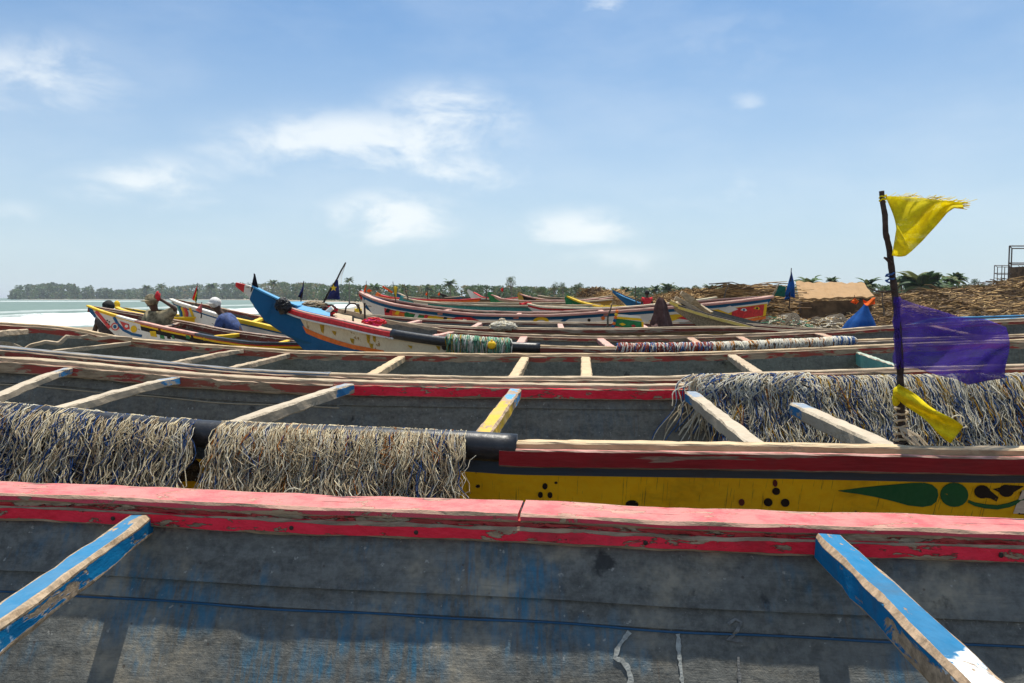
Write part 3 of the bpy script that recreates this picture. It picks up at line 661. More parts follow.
# ------------------------------------------------------------------ boat D: white bow panel, blue prow
def bowline(X): # blue forefoot ahead of the orange stripe, drop at which the white panel ends
    return 0
STR = [(278, 300), (288, 310), (292, 318), (297, 324.5), (306, 330.5), (320, 336.5), (336, 342), (352, 346.5), (368, 349.5), (384, 352), (400, 400)]
cD = Curve([(282, 304, 9.2), (300, 311, 9.05), (340, 320, 8.7), (395, 331.5, 8.25), (450, 339, 8.05)])
def forefoot(X, d):
    if X > -.9: return False
    q = cD(X); a_, b_ = proj(V(X, q.y + .3 * d, q.z - d)); return b_ > interp(a_, STR) + 1.5
bD = Boat('wooden_boat', 'boat with a tall blue prow tipped red and white, stained white bow panel edged orange',
          [(282, 304, 9.2), (300, 311, 9.05), (340, 320, 8.7), (395, 331.5, 8.25), (450, 339, 8.05), (540, 345, 7.9), (617, 346.5, 7.9), (700, 346, 7.9), (790, 342.5, 7.9), (855, 339.5, 8.0), (1024, 334, 8.3), (1400, 305, 9.4)],
          [(282, 304, 9.25), (300, 303, 9.4), (340, 309, 9.65), (395, 321, 9.95), (450, 329, 10.1), (540, 334.5, 10.2), (617, 336, 10.2), (716, 334.5, 10.2), (816, 330.5, 10.2), (896, 325, 10.1), (1024, 318, 9.9), (1400, 305, 9.45)],
          [M_cream, M_blue, M_hulldark, M_yelp], lambda X, d, s: 1 if forefoot(X, d) else (0 if X < .3 else (3 if d < .3 else 2)), M_tarD, lean=.30, zb=.25, step=.03, rocker=.5, rake=(.32, .6), drops=[i * .022 for i in range(24)] + [.6, .75, .9, 1.1, 1.4])
xs_ = bD.n.atpx(394).x; xt = bD.n.atpx(452).x; xg = bD.n.atpx(540).x
bD.rail(False, .07, .03, [M_pink], x1=xs_, step=.06, dz=.012)
bD.rail(False, .03, .055, [M_redp], name='rubbing_strake', off=.04, dz=-.01, x1=xs_, step=.08)
bD.rail(False, .024, .018, [M_white], name='painted_line', off=.048, dz=-.068, x1=xs_, step=.1, jit=0, b=.003)
mb = MB(); pts = [bD.n(X) + V(0, -.01, -.03) for X in frange(xs_ - .02, xg, .06)]
mb.tube(pts, .052, 14); mb.build('rubber_pipe_guard', M_black, bD.root, smooth=True)
bD.rail(False, .07, .035, [M_wood], x0=xg + .003, step=.06)
bD.rail(False, .03, .06, [M_brownred], name='rubbing_strake', off=.045, dz=-.02, x0=xg, step=.08)
bD.rail(True, .09, .07, [M_greywood], x0=bD.n.atpx(305).x, step=.08, jit=.006)
bD.rail(True, .03, .05, [M_redwood], name='inner_rubbing_board', off=.055, dz=-.03, x0=bD.n.atpx(420).x, step=.1)
for a_, b_ in ((524, 517), (600, 615), (690, 708), (739, 760), (817, 852)): bD.beam(a_, b_, .10, .06, M_redwood if a_ > 640 else M_pink, inn=0)
bD.beam(452, 420, .09, .05, M_pink); bD.beam(930, 990, .09, .06, M_redwood)
# orange stripe dividing white panel and blue forefoot
bD.decal(ribquads(0, [(288, 310), (292, 318), (297, 324.5), (306, 330.5), (320, 336.5), (336, 342), (352, 346.5), (368, 349.5), (384, 352)], [5.5, 5, 4.5, 4.5, 4.5, 4.2, 4, 4, 3]), [M_orange], 'painted_stripe', lift=.006)
for (x_, y_, h_) in ((322, 329, 9), (334, 333, 5), (352, 341, 6), (368, 337, 14), (374, 335, 15), (371, 346, 6), (438, 348, 5), (410, 347, 4)):
    bD.decal([(0, [(x_ - 2, y_ - h_ / 2), (x_ + 2.4, y_ - h_ / 2 + 1), (x_ + 1.6, y_ + h_ / 2), (x_ - .6, y_ + h_ / 2 - 2)])], [M_nyellow], 'rust_stain', lift=.005)
bD.decal([(0, circ(445, 346.5, 3.4, 3.8, 12))], [M_bark], 'painted_disc', lift=.006)
def prow(b, pts, hs, ws, mats, cut, name='prow'):
    """tapered stem: pts = top edge of the stem from the hull outwards; hs heights; ws widths; cut = list of (fraction, slot)"""
    n = 26; mb = MB(); rows = []
    cum = [0]
    for p, q in zip(pts, pts[1:]): cum.append(cum[-1] + (q - p).length)
    for i in range(n + 1):
        s_ = cum[-1] * i / n; k = 0
        while k < len(cum) - 2 and s_ > cum[k + 1]: k += 1
        f = (s_ - cum[k]) / (cum[k + 1] - cum[k]); p = pts[k].lerp(pts[k + 1], f)
        h = hs[k] + (hs[k + 1] - hs[k]) * f; w_ = ws[k] + (ws[k + 1] - ws[k]) * f
        T = (pts[k + 1] - pts[k]).normalized(); 
        if 0 < k or f > .5:
            T2 = (pts[min(k + 2, len(pts) - 1)] - pts[k]).normalized(); T = (T + T2 * f).normalized()
        S = T.cross(V(0, 0, 1)).normalized(); Dn = T.cross(S).normalized()
        if Dn.z > 0: Dn = -Dn
        rows.append([mb.add(p + S * w_ / 2), mb.add(p + Dn * h * .9 + S * w_ * .22), mb.add(p + Dn * h), mb.add(p + Dn * h * .9 - S * w_ * .22), mb.add(p - S * w_ / 2)])
    for i in range(n):
        fr = i / n; mi = [m_ for c_, m_ in cut if fr >= c_][-1]
        for k in range(5):
            k2 = (k + 1) % 5; mb.quad((rows[i][k], rows[i + 1][k], rows[i + 1][k2], rows[i][k2]), mi)
    mb.quad(rows[0], 0); mb.quad(rows[-1][::-1], cut[-1][1])
    return mb.build(name, mats, b.root)
prow(bD, [P(345, 330, 9.0), P(300, 313, 9.15), P(278, 301, 9.2), P(262, 291.5, 9.2), P(251, 286, 9.2), P(236.5, 282.5, 9.2)],
     [.30, .33, .30, .21, .13, .05], [.16, .13, .11, .09, .08, .05], [M_blue, M_white, M_redp], [(0, 0), (.82, 1), (.91, 2)])
mb = MB(); mb.sweep([P(300, 305.5, 9.16), P(280, 298.5, 9.2), P(262, 290, 9.2), P(254, 285.5, 9.2)], rect(.13, .02, .003)); mb.build('prow_cap', M_sky, bD.root)
mb = MB()      # foredeck
for a_, b_ in zip(frange(286, 330, 4), frange(286, 330, 4)[1:]):
    n0, f0, n1_, f1 = bD.n.atpx(a_), bD.f.atpx(a_), bD.n.atpx(b_), bD.f.atpx(b_)
    i0 = [mb.add(q + V(0, 0, .018)) for q in (n0, n1_, f1, f0)] + [mb.add(q + V(0, 0, -.02)) for q in (n0, n1_, f1, f0)]
    for q in ((0, 1, 2, 3), (7, 6, 5, 4), (0, 4, 5, 1), (2, 6, 7, 3), (1, 5, 6, 2), (3, 7, 4, 0)): mb.quad([i0[k] for k in q])
mb.build('foredeck', M_sky, bD.root)
for a_, b_, dz_ in ((333, 352, -.05), (354, 371, -.07), (373, 392, -.10), (395, 409, -.13)):      # loose boards behind the foredeck
    n0, f0, n1_, f1 = bD.n.atpx(a_), bD.f.atpx(a_), bD.n.atpx(b_), bD.f.atpx(b_); mb = MB(); nn = 6
    mb.grid(lambda u, v: (n0.lerp(n1_, u)).lerp(f0.lerp(f1, u), .07 + .86 * v) + V(0, 0, dz_ + .02 * fb(u * 3, v * 5, a_)), 5, 8)
    o = mb.build('bow_board', M_greywood, bD.root); md = o.modifiers.new('thickness', 'SOLIDIFY'); md.thickness = .025

# ------------------------------------------------------------------ nets
def net_strands(mb, top, x0, x1, n, lf, lb, r, cols, spread=.07, yoff=0.0, rim=.065, wob=.014, zlift=0.0, bow=.02, clump=None, lean=0.0):
    """twines laid over a rail: top(X) = top of rail, hanging lf in front and lb behind"""
    for i in range(n):
        X = x0 + (x1 - x0) * R(); 
        if clump: X += clump * fb(X * 7, 3, 1)
        lay = U(0, 1); L = lf * U(.62, 1.05); Lb = lb * U(.5, 1); out_ = rim + U(-.006, .03) + .02 * fb(X * 6, 0, 2)
        q = top(min(max(X, x0), x1)); drift = U(-1, 1) * spread; pts = []
        lyr = i % 4; mi = None; cx = fb(X * 2.2, 9, 4) + U(-.35, .35); acc = R() * sum(c_[1] for c_ in cols)
        for m_, w_, sh in cols:
            ww = w_ * (1 + 1.2 * sh * cx)
            acc -= max(0, ww)
            if acc <= 0: mi = m_; break
        if mi is None: mi = cols[0][0]
        f1, f2, p1, p2 = U(18, 60), U(40, 110), U(0, 6), U(0, 6); am = wob * U(.3, 1.3); loop = R() < .10; zig = R() < .3
        nb, nt, nf = 3, 4, 13
        for k in range(nb): pts.append(q + V(drift * -.5 * (1 - k / nb), yoff + out_, -Lb * (1 - k / nb) - .02))
        for k in range(nt + 1):
            a_ = math.pi * k / nt; pts.append(q + V(0, yoff + math.cos(a_) * out_, -.02 + math.sin(a_) * (.028 + .025 * lay) + zlift))
        for k in range(1, nf + 1):
            s_ = k / nf
            if loop and s_ > .55: s_ = 1.1 - s_
            z = -.02 - L * s_
            pts.append(q + V(drift * s_ + (.03 if loop and k > nf * .55 else 0), yoff - out_ - bow * math.sin(s_ * 2.6) - .012 * lay, z))
        for j, p in enumerate(pts):
            if j > nb + nt: p.y -= lean * (q.z - p.z)
            hang = max(0.0, q.z - p.z); p.x += (.035 + .10 * hang) * fb(q.x * 7 + lyr * 17, hang * 6, lyr * 5.0); p.y += .03 * fb(q.x * 9, hang * 7, lyr * 3.0) * (1 if hang > .02 else 0)
            p.x += am * (.9 * math.sin(j * f1 / 70 + p1) + (.55 * (-1) ** j if zig else .25 * math.sin(j * 1.9 + p2))); p.y += am * .5 * math.sin(j * .9 + p2); p.z += am * .2 * math.sin(j * 1.7 + p1)
        mb.tube(pts, r * U(.6, 1.3), 3, mi, caps=False)
def net_mesh(mb, top, x0, x1, lf, r, cols, layers=3, yoff=0.0, rim=.065, lean=0.0, cell=.030):
    """knotted diamond netting hanging in crumpled layers"""
    for L in range(layers):
        nx = int((x1 - x0) / cell * .9); nz_ = int(lf / cell * 1.15); sd_ = L * 13.7 + 1
        def pt(i, j):
            X = x0 + (x1 - x0) * (i + .5) / nx; dz = lf * j / nz_
            X2 = X + .085 * fb(X * 5, dz * 5, sd_) + .03 * fb(X * 22, dz * 20, sd_); dz2 = max(-.01, dz + .05 * fb(X * 8, dz * 7, sd_ + 5) + .012 * fb(X * 40, dz * 40, sd_))
            q = top(min(max(X2, x0), x1)); f = min(1, dz2 / .03)
            return q + V(0, yoff - (rim * f) - .018 - .012 * L - lean * dz2 - .022 * fb(X * 11, dz * 9, sd_ + 9), .012 * (1 - f) + .008 - dz2)
        for i in range(nx):
            mi = random.choices([c_[0] for c_ in cols], [max(.01, c_[1] * (1 + 1.2 * c_[2] * fb(i * .12, L, 2))) for c_ in cols])[0]
            if fb(i * .23, L * 3, 8) > .28: continue
            for sg in (0, 1):
                mb.tube([pt(i + ((j + sg) % 2) * .92, j) for j in range(nz_ - random.randrange(3))], r * U(.8, 1.2), 3, mi, caps=False)
def net_base(mb, top, x0, x1, lf, lb, rim, mi, yoff=0.0, amp=.02, lean=0.0):
    nu = max(8, int((x1 - x0) / .03))
    def fn(u, v):
        X = x0 + (x1 - x0) * u; q = top(X); d = fb(X * 14, v * 5, 2) * amp
        if v < .2: p = q + V(0, yoff + rim, -lb * (1 - v / .2) - .02)
        elif v < .4:
            a_ = math.pi * (v - .2) / .2; p = q + V(0, yoff + math.cos(a_) * rim, -.02 + math.sin(a_) * .03)
        else: p = q + V(0, yoff - rim - .01 - lean * lf * (v - .4) / .6, -.02 - lf * (v - .4) / .6 * (1 + .15 * fb(X * 9, 1, 1)))
        return p + V(.4 * d, -abs(d), d * .6)
    mb.grid(fn, nu, 24, mi)
def hang_net(name, label, boat, far, pa, pb, n, lf, lb, r, cols, mats, group='fishing nets draped over the boats', **kw):
    c = boat.f if far else boat.n; x0, x1 = c.atpx(pa).x, c.atpx(pb).x
    rim = kw.get('rim', .065); root = empty(name, c((x0 + x1) / 2) + V(0, 0, -lf), label, 'fishing net', group)
    mb = MB(); net_base(mb, c, x0 + .02, x1 - .02, lf * .9, lb, rim - .008, 0, kw.get('yoff', 0), lean=kw.get('lean', 0)); mb.build('shaded_backing', kw.pop('base', M_nbase), root, smooth=True)  # matted backing sheet; its dark colour paints the shade in the gaps
    mb = MB(); net_strands(mb, c, x0, x1, n, lf, lb, r, cols, **kw)
    net_mesh(mb, c, x0, x1, lf * .95, r * .72, cols, yoff=kw.get('yoff', 0), rim=rim, lean=kw.get('lean', 0), cell=.032 if not far else .042)
    for k in range(3):
        q = c(U(x0, min(x1, 4))); dz = U(.05, lf * .8); q = q + V(0, -rim - .04 - kw.get('lean', 0) * dz, -dz); rr = U(.02, .045); a0 = U(0, 6)
        mb.tube([q + V(math.cos(a0 + j * .55) * rr * (1 + .03 * j), -.004 * j, math.sin(a0 + j * .55) * rr) for j in range(random.choice((8, 12, 18)))], r * 1.1, 4, random.choice((0, 3, 4, 2)), caps=False); mb.build('twine', mats, root, smooth=True)
    return root
NM = [M_ncream, M_ncream2, M_nblue, M_norange, M_nwhite, M_nyellow]
hang_net('fishing_net', 'cream and blue net hanging at the far left of the ochre boat', bB, False, -420, 198, 1600, .46, .25, .0023,
         [(0, 1.0, 0), (1, .6, 0), (2, .75, .9), (3, .04, -.6), (4, .5, -.4)], NM, rim=.075, lean=.50)
hang_net('fishing_net', 'cream knotted net hanging left of the bare black pipe end on the ochre boat', bB, False, 222, 462, 1150, .47, .25, .0023,
         [(0, 1.0, 0), (1, .9, 0), (2, .22, 1.2), (3, .10, -.9), (4, .35, 0)], NM, rim=.075, wob=.014, lean=.50)
hang_net('fishing_net', 'blue, white and yellow net heaped behind the flagpole inside the ochre boat', bB, True, 706, 1330, 1900, .66, .2, .0029,
         [(4, 1.0, -.2), (0, .8, 0), (2, .75, .3), (5, .30, .9), (3, .05, 0)], NM, rim=.08, yoff=.0, zlift=.02, wob=.016, lean=.56)
mb = MB()      # heap spilling off the rail's left end
c_ = bB.f
for i in range(240):
    a0 = c_.atpx(U(682, 800)); pts = []; ph = U(0, 6); L = U(.2, .5); dx = U(-.25, .25)
    for k in range(16):
        s_ = k / 15; pts.append(a0 + V(dx * s_ + .03 * math.sin(s_ * 9 + ph), -.05 - .10 * math.sin(s_ * 2.4), .05 + .03 * math.sin(ph + s_ * 4) - L * s_ * s_))
    mb.tube(pts, .0042, 3, random.choice((0, 4, 4, 1, 2)), caps=False)
tag(mb.build('fishing_net', NM, smooth=True), 'loose white end of net trailing over the middle crossbeams of the ochre boat', 'fishing net', 'fishing nets draped over the boats')
def rolled_net(name, label, c, x0, x1, n, rad, cols, mats, drop=0.0, band=None):
    mb = MB(); core = [c(x0 + (x1 - x0) * i / 30) + V(0, 0, -.03) for i in range(31)]
    mb.tube(core, [rad * .8 * (1 + .1 * fb(i * .6, 2, 3)) for i in range(31)], 8, 0)
    for i in range(n):
        X = U(x0, x1); q = c(X) + V(0, 0, -.03); rr = rad * U(.85, 1.15) * (1 + .12 * fb(X * 6, 1, 2)); sl = U(-.04, .04); ph = U(0, 6); pts = []
        for k in range(11):
            a_ = 6.283 * k / 10; z = math.sin(a_) * rr
            if drop and z < 0: z *= 1 + drop * U(.6, 1.1)
            pts.append(q + V(sl * math.sin(a_ + ph) + U(-.006, .006), math.cos(a_) * rr, z))
        mi = band(X) if band else random.choices([c0 for c0, _ in cols], [w0 for _, w0 in cols])[0]
        mb.tube(pts, U(.006, .010), 3, mi, caps=False)
    return tag(mb.build(name, mats, smooth=True), label, 'fishing net', 'fishing nets draped over the boats')
dn = bD.n
rolled_net('fishing_net', 'pale green net wrapped over the rail of the blue-prowed boat', dn, dn.atpx(449).x, dn.atpx(509).x, 520, .075,
           [(1, 4), (2, 3), (3, 1), (0, 1)], [M_nbase2, M_ngreen, M_nwhite, M_nyellow], drop=1.1)
def band(X):
    a_ = proj(dn(X))[0]
    if a_ < 712: return random.choice((1, 2, 2, 3, 1))
    if a_ < 830: return random.choice((4, 5, 2, 4, 5, 2)) if (a_ // 9) % 2 else random.choice((2, 5, 2))
    return random.choice((3, 2, 2))
rolled_net('fishing_net', 'long red, white and orange net rolled along the rail right of the bare wood', dn, dn.atpx(618).x, dn.atpx(852).x, 1100, .060,
           None, [M_nbase2, M_nred, M_nwhite, M_nblue, M_norange, M_ncream], band=band)
mb = MB(); q = dn.atpx(492) + V(0, -.10, -.02); mb.ball(q, .045, 0, 12); mb.ball(q + V(0, -.01, .045), .014, 0, 8)
tag(mb.build('net_float', M_yelp, smooth=True), 'small yellow float on the pale green net', 'float')

# ------------------------------------------------------------------ flagpole, yellow flag, purple flag, tied rag on boat B
def cloth(name, fn, nu, nv, mat, parent=None, **kw):
    mb = MB(); mb.grid(fn, nu, nv, 0); return mb.build(name, mat, parent, smooth=True, solid=.0015, **kw)
fp = empty('flagpole', P(902, 470, 3.26) + V(0, 0, -.5), 'crooked dark stick standing at the side of the ochre boat', 'flagpole')
pp = [(902, 530), (902.5, 470), (902, 440), (901, 405), (900, 370), (898.5, 335), (896.5, 305), (894, 283), (890.5, 262), (889, 248), (886, 233), (884.5, 215), (882.5, 203), (882, 191)]
pp3 = [P(a_ + U(-.6, .6), b_, 3.26) for a_, b_ in pp]
dn_ = []
for a_, b_ in zip(pp3, pp3[1:]): dn_ += [a_.lerp(b_, k / 4) for k in range(4)]
dn_.append(pp3[-1])
mb = MB(); mb.tube([q + V(.003 * fb(i, 0, 0), .004 * fb(i, 5, 0), 0) for i, q in enumerate(dn_)], [(.0175 - .0075 * i / len(dn_)) * (1 + .18 * fb(i * .7, 8, 0)) for i in range(len(dn_))], 9)
mb.build('stick', M_bark, fp, smooth=True)
mb = MB(); mb.tube([P(891, 263, 3.25), P(887, 259, 3.25), P(884, 257.5, 3.25)], [.009, .007, .004], 6); mb.build('twig_stub', M_bark, fp)
mb = MB(); mb.tube([P(894, 291, 3.25), P(884, 292, 3.27), P(876, 291, 3.27), P(868, 287.5, 3.28)], [.006, .005, .004, .002], 6); mb.build('twig_stub', M_bark, fp)
def wrap(q, rad, n, mat, name, par, h=.02, r=.004):
    mb = MB(); pts = [q + V(math.cos(k * .6) * rad, math.sin(k * .6) * rad, h * (k / n - .5) + .003 * math.sin(k * 2)) for k in range(n)]
    mb.tube(pts, r, 5, 0); return mb.build(name, mat, par)
wrap(P(890, 277, 3.26), .016, 24, M_nblue, 'blue_cord', fp, .05); wrap(P(901, 425, 3.26), .026, 60, M_ncream2, 'lashing', fp, .16, .005); wrap(P(902, 448, 3.24), .03, 40, M_bark, 'lashing', fp, .05, .006)
mb = MB()
for k in range(9):
    a0 = P(903 + U(-4, 4), 428, 3.2); mb.tube([a0, a0 + V(U(.0, .05), -.03, -.03), a0 + V(U(.02, .12), -.07, -.09 - U(0, .05))], .004, 4)
mb.build('cord_ends', M_ncream2, fp)
def fabric(name, col, trans, alpha=1.0, weave=260):
    m, t, bs, out = newmat(name)
    ob = t.nodes.new('ShaderNodeTexCoord').outputs['Object']
    n_ = nz(t, ob, 9, 5, .6); n9 = nz(t, mp(t, ob, (1, 1, 1)), 160, 2, .5); n_2 = nz(t, ob, 30, 5, .7)
    c = mix(t, rng(t, mth(t, 'ADD', mth(t, 'MULTIPLY', n_, .5), mth(t, 'ADD', mth(t, 'MULTIPLY', n9, .2), mth(t, 'MULTIPLY', n_2, .3))), .38, .62), tuple(x * .78 for x in col), tuple(min(1, x * 1.15) for x in col))
    t.links.new(c, bs.inputs['Base Color']); bs.inputs['Roughness'].default_value = .9; bs.inputs['Specular IOR Level'].default_value = .1
    tr = node(t, 'ShaderNodeBsdfTranslucent', {'Color': c}); ms = node(t, 'ShaderNodeMixShader', {0: trans, 1: bs.outputs[0], 2: tr.outputs[0]})
    res = ms
    if alpha < 1:
        tp = t.nodes.new('ShaderNodeBsdfTransparent'); fold = rng(t, nz(t, mp(t, ob, (1.2, 1, 5.5)), 3.2, 5, .6, .8), .35, .65, alpha - .22, alpha + .24)
        res = node(t, 'ShaderNodeMixShader', {0: fold, 1: tp.outputs[0], 2: ms.outputs[0]})
    t.links.new(res.outputs[0], out.inputs[0]); MATS[name] = m
    return m
M_fy = fabric('yellow_cloth', (.92, .78, .03), .55, .96); M_fp = fabric('purple_gauze', (.09, .05, .36), .4, .58); M_fy2 = fabric('yellow_rag', (.88, .72, .02), .35)
def edge(u, tab):
    x = interp(u, [(k, a_) for k, a_, b_ in tab]); y = interp(u, [(k, b_) for k, a_, b_ in tab]); return x, y
fl = empty('yellow_flag', P(890, 258, 3.25), 'torn yellow pennant flying from the top of the crooked stick', 'flag')
topE = [(0, 885, 196), (.25, 905, 196.5), (.5, 925, 198.5), (.75, 943, 200.5), (1, 962, 202.5)]
botE = [(0, 892, 255), (.06, 905, 255.5), (.15, 911, 251), (.3, 922, 241), (.5, 936, 226), (.7, 947, 213), (.85, 954, 208), (1, 964, 209)]
def yf(u, v):
    a_, b_ = edge(u, topE), edge(u, botE); bow_ = 7.5 * math.sin(v * 2.9) * (1 - u) ** 5
    x = a_[0] + (b_[0] - a_[0]) * v + bow_; y = a_[1] + (b_[1] - a_[1]) * v
    return P(x, y, 3.25 + .035 * math.sin(u * 9 + v * 3) * (.25 + u) + .02 * math.sin(v * 8 + u * 5) + .05 * u)
cloth('cloth', yf, 34, 20, M_fy, fl)
mb = MB()
for k in range(46):
    u = R() ** .7; x, y = edge(u, topE); q = P(x, y + .5, 3.25 + .035 * math.sin(u * 9) * (.25 + u) + .05 * u); l = U(.02, .075)
    mb.tube([q, q + V(l * .5, 0, U(0, .012)), q + V(l, 0, U(-.005, .02))], .0011, 3, caps=False)
for k in range(16):
    q = P(962, U(202, 209), 3.31); l = U(.01, .04); mb.tube([q, q + V(l, 0, U(-.008, .006))], .0012, 3, caps=False)
mb.build('frayed_threads', M_fy2, fl)['kind'] = 'stuff'
wrap(P(882.8, 198, 3.26), .013, 26, M_fy2, 'tie', fl, .035, .0035)
mb = MB()
def corner(u, v):
    x = 886 + (905 - 886) * v + 0; y = 0; a_ = (892 + 14 * u, 255.5 + 1.2 * math.sin(u * 3)); b_ = (897 + 9 * u - 3 * u * u, 225 + 16 * u)
    return P(a_[0] + (b_[0] - a_[0]) * v + 4 * math.sin(v * 2.6) * u, a_[1] + (b_[1] - a_[1]) * v, 3.225 - .015 * math.sin(v * 3))
mb.grid(corner, 8, 10); mb.build('folded_corner', M_fy, fl, smooth=True, solid=.0015)
pf = empty('purple_flag', P(900, 370, 3.25), 'large see-through purple gauze flag tied halfway up the crooked stick', 'flag')
pt_ = [(0, 896.5, 297), (.2, 915, 304), (.4, 938, 310), (.6, 960, 317), (.8, 985, 319), (1, 1006, 327)]
pb_ = [(0, 901, 368), (.2, 918, 368.5), (.4, 938, 375), (.6, 958, 379), (.7, 970, 385), (.85, 988, 381), (1, 1008, 378)]
def pfn(u, v):
    a_, b_ = edge(u, pt_), edge(u, pb_)
    return P(a_[0] + (b_[0] - a_[0]) * v + 3 * math.sin(v * 5) * u, a_[1] + (b_[1] - a_[1]) * v, 3.24 + .07 * math.sin(u * 7.5 + v * 2.5) * u ** .5 + .03 * math.sin(v * 9 + u * 11) * u)
cloth('gauze', pfn, 40, 24, M_fp, pf)
mb = MB(); mb.tube([P(897 + .5 * math.sin(k), 297 + k * 6, 3.245) for k in range(13)], [.014 * (1 + .2 * math.sin(k * 2)) for k in range(13)], 7); mb.build('rolled_hem', M_fp, pf, smooth=True)
rg = empty('yellow_rag', P(930, 430, 3.15), 'bright yellow cloth strip knotted low on the crooked stick', 'cloth strip')
def rag(u, v):
    cx = 897 + 60 * u; cy = 390 + 45 * u; hw = 5.5 + 4.5 * u + 1.2 * math.sin(u * 9); n_ = (v - .5) * 2
    return P(cx - n_ * hw * .62, cy + n_ * hw * .8, 3.2 - .06 * u + .018 * math.sin(v * 7 + u * 6))
cloth('strip', rag, 26, 10, M_fy2, rg)
mb = MB(); mb.ball(P(899, 393, 3.235), .026, 0, 10, (1, .8, 1.2), .5); mb.ball(P(896, 400, 3.23), .018, 0, 8, (.8, .8, 1.5), .5); mb.build('knot', M_fy2, rg, smooth=True)

# ------------------------------------------------------------------ boats farther back
GB = 'wooden fishing boats drawn up on the beach'
def simple_rails(b, cap, strake=None, inner=None, w=.09, x0=None, x1=None):
    b.rail(False, w, .04, [cap], step=.15, x0=x0, x1=x1); b.rail(True, w, .04, [cap], step=.15)
    if strake: b.rail(False, .03, .06, [strake], name='rubbing_strake', off=w / 2 + .005, dz=-.02, step=.15, x0=x0, x1=x1)
    if inner: b.rail(True, .03, .07, [inner], name='inner_rubbing_board', off=w / 2, dz=-.02, step=.15)
bE = Boat('wooden_boat', 'low grey-red boat between the blue-prowed boat and the long pink-railed boat',
          [(300, 312, 12.3), (340, 316, 11.8), (380, 320, 11.2), (419, 323.5, 11), (490, 327, 11), (600, 328, 11), (720, 326, 11), (800, 330, 11.2), (900, 332, 12)],
          [(300, 312, 12.35), (340, 313, 12.6), (380, 315, 12.8), (419, 318, 12.8), (490, 321, 12.8), (600, 322, 12.8), (720, 322, 12.6), (800, 327, 12.4), (900, 332, 12.05)],
          [M_brownred, M_hulldark], lambda X, d, s: 0 if d < .2 else 1, M_tarD, zb=.15, step=.2)
simple_rails(bE, M_greywood, M_brownred, M_brownred)
prow(bE, [P(330, 314.5, 12.2), P(306, 308, 12.3), P(286, 300, 12.3), P(268, 293.5, 12.3)], [.30, .22, .15, .08], [.12, .1, .08, .06], [M_sky, M_white, M_redp], [(0, 0), (.45, 1), (.78, 2), (.86, 1), (.92, 2)])
for a_, b_ in ((420, 402), (480, 470), (560, 562), (640, 650)): bE.beam(a_, b_, .09, .06, M_pink)
# F: long boat with patterned sides
def mF(X, d, s): return 0 if d < .12 else (1 if d < .42 else (2 if d < .50 else 3))
bF = Boat('wooden_boat', 'long boat with faded pink rail over blue band and patterned sides, upswept ends',
          [(361, 291.5, 15.6), (372, 297, 15.4), (395, 303.5, 15.1), (430, 308.5, 15), (486, 313.5, 15), (540, 314, 15), (600, 311, 15), (665, 306.5, 15), (716, 302, 15.1), (745, 299, 15.2), (772, 295.5, 15.5)],
          [(361, 291.5, 15.65), (372, 295.5, 15.9), (395, 300, 16.4), (430, 305.5, 16.9), (486, 310.5, 17), (540, 311.5, 17), (600, 308.5, 17), (665, 303.5, 16.8), (716, 299, 16.4), (745, 297, 16), (772, 295.5, 15.55)],
          [M_blue, M_white, M_orange, M_blue], mF, M_tarD, zb=.3, step=.08, rocker=.5, lean=.3, rake=(.08, 1.1))
simple_rails(bF, M_pink, None, M_brownred, w=.12)
bF.rail(False, .03, .045, [M_pink], name='rubbing_strake', off=.06, dz=-.012, step=.15)
MX = [M_redp, M_yelp, M_green, M_blue, M_white, M_blackp, M_orange, M_teal]
def panel(b, pa, pb, da, db, mi, name, n=12, mats=MX, lift=.005):
    X0, X1 = b.n.atpx(pa).x, b.n.atpx(pb).x; pol = []
    for k in range(n):
        a_, c0 = X0 + (X1 - X0) * k / n, X0 + (X1 - X0) * (k + 1) / n; pol.append((mi, [(a_, da), (c0, da), (c0, db), (a_, db)]))
    return b.decal(pol, mats, name, px=False, lift=lift)
def shape(b, pts, mi, name, lift=.009): return b.decal([(mi, pts)], MX, name, lift=lift)
panel(bF, 384, 470, .14, .42, 0, 'painted_panel'); panel(bF, 392, 404, .16, .36, 6, 'painted_panel', 2, lift=.008); panel(bF, 404, 424, .15, .40, 2, 'painted_panel', 4, lift=.008); panel(bF, 424, 452, .15, .40, 1, 'painted_panel', 5, lift=.008)
for k in range(9):
    px = 388 + k * 9.5; py = bF.n and proj(bF.n.atpx(px))[1] + 8.5
    shape(bF, [(px - 2.6, py + 1.6), (px - .6, py - 2.2), (px + 2.8, py - 1.2), (px + .8, py + 2.2)], (5, 1, 2, 4, 0, 1, 5, 0, 4)[k], 'painted_motif', .012)
shape(bF, [(448, 321), (456, 317), (470, 317), (481, 321), (470, 320.5), (458, 322)], 0, 'painted_motif', .012)
shape(bF, circ(541, 321, 8, 4.2, 14), 1, 'painted_motif'); shape(bF, circ(541, 322.5, 5, 2.8, 12), 4, 'painted_motif', .013)
shape(bF, [(560, 321), (568, 317), (572, 317), (564, 322)], 3, 'painted_motif'); shape(bF, circ(589, 320, 1.6, 1.6, 8), 5, 'painted_motif'); shape(bF, circ(603, 318, 2, 2, 8), 6, 'painted_motif')
panel(bF, 630, 692, .34, .46, 6, 'painted_panel', 6); shape(bF, [(648, 321), (660, 316), (676, 314), (690, 315), (672, 321)], 1, 'painted_motif'); shape(bF, [(676, 318), (688, 315), (698, 316), (690, 320)], 0, 'painted_motif', .013)
panel(bF, 710, 768, .15, .40, 1, 'painted_panel', 8); panel(bF, 733, 765, .16, .39, 0, 'painted_panel', 6, lift=.009)
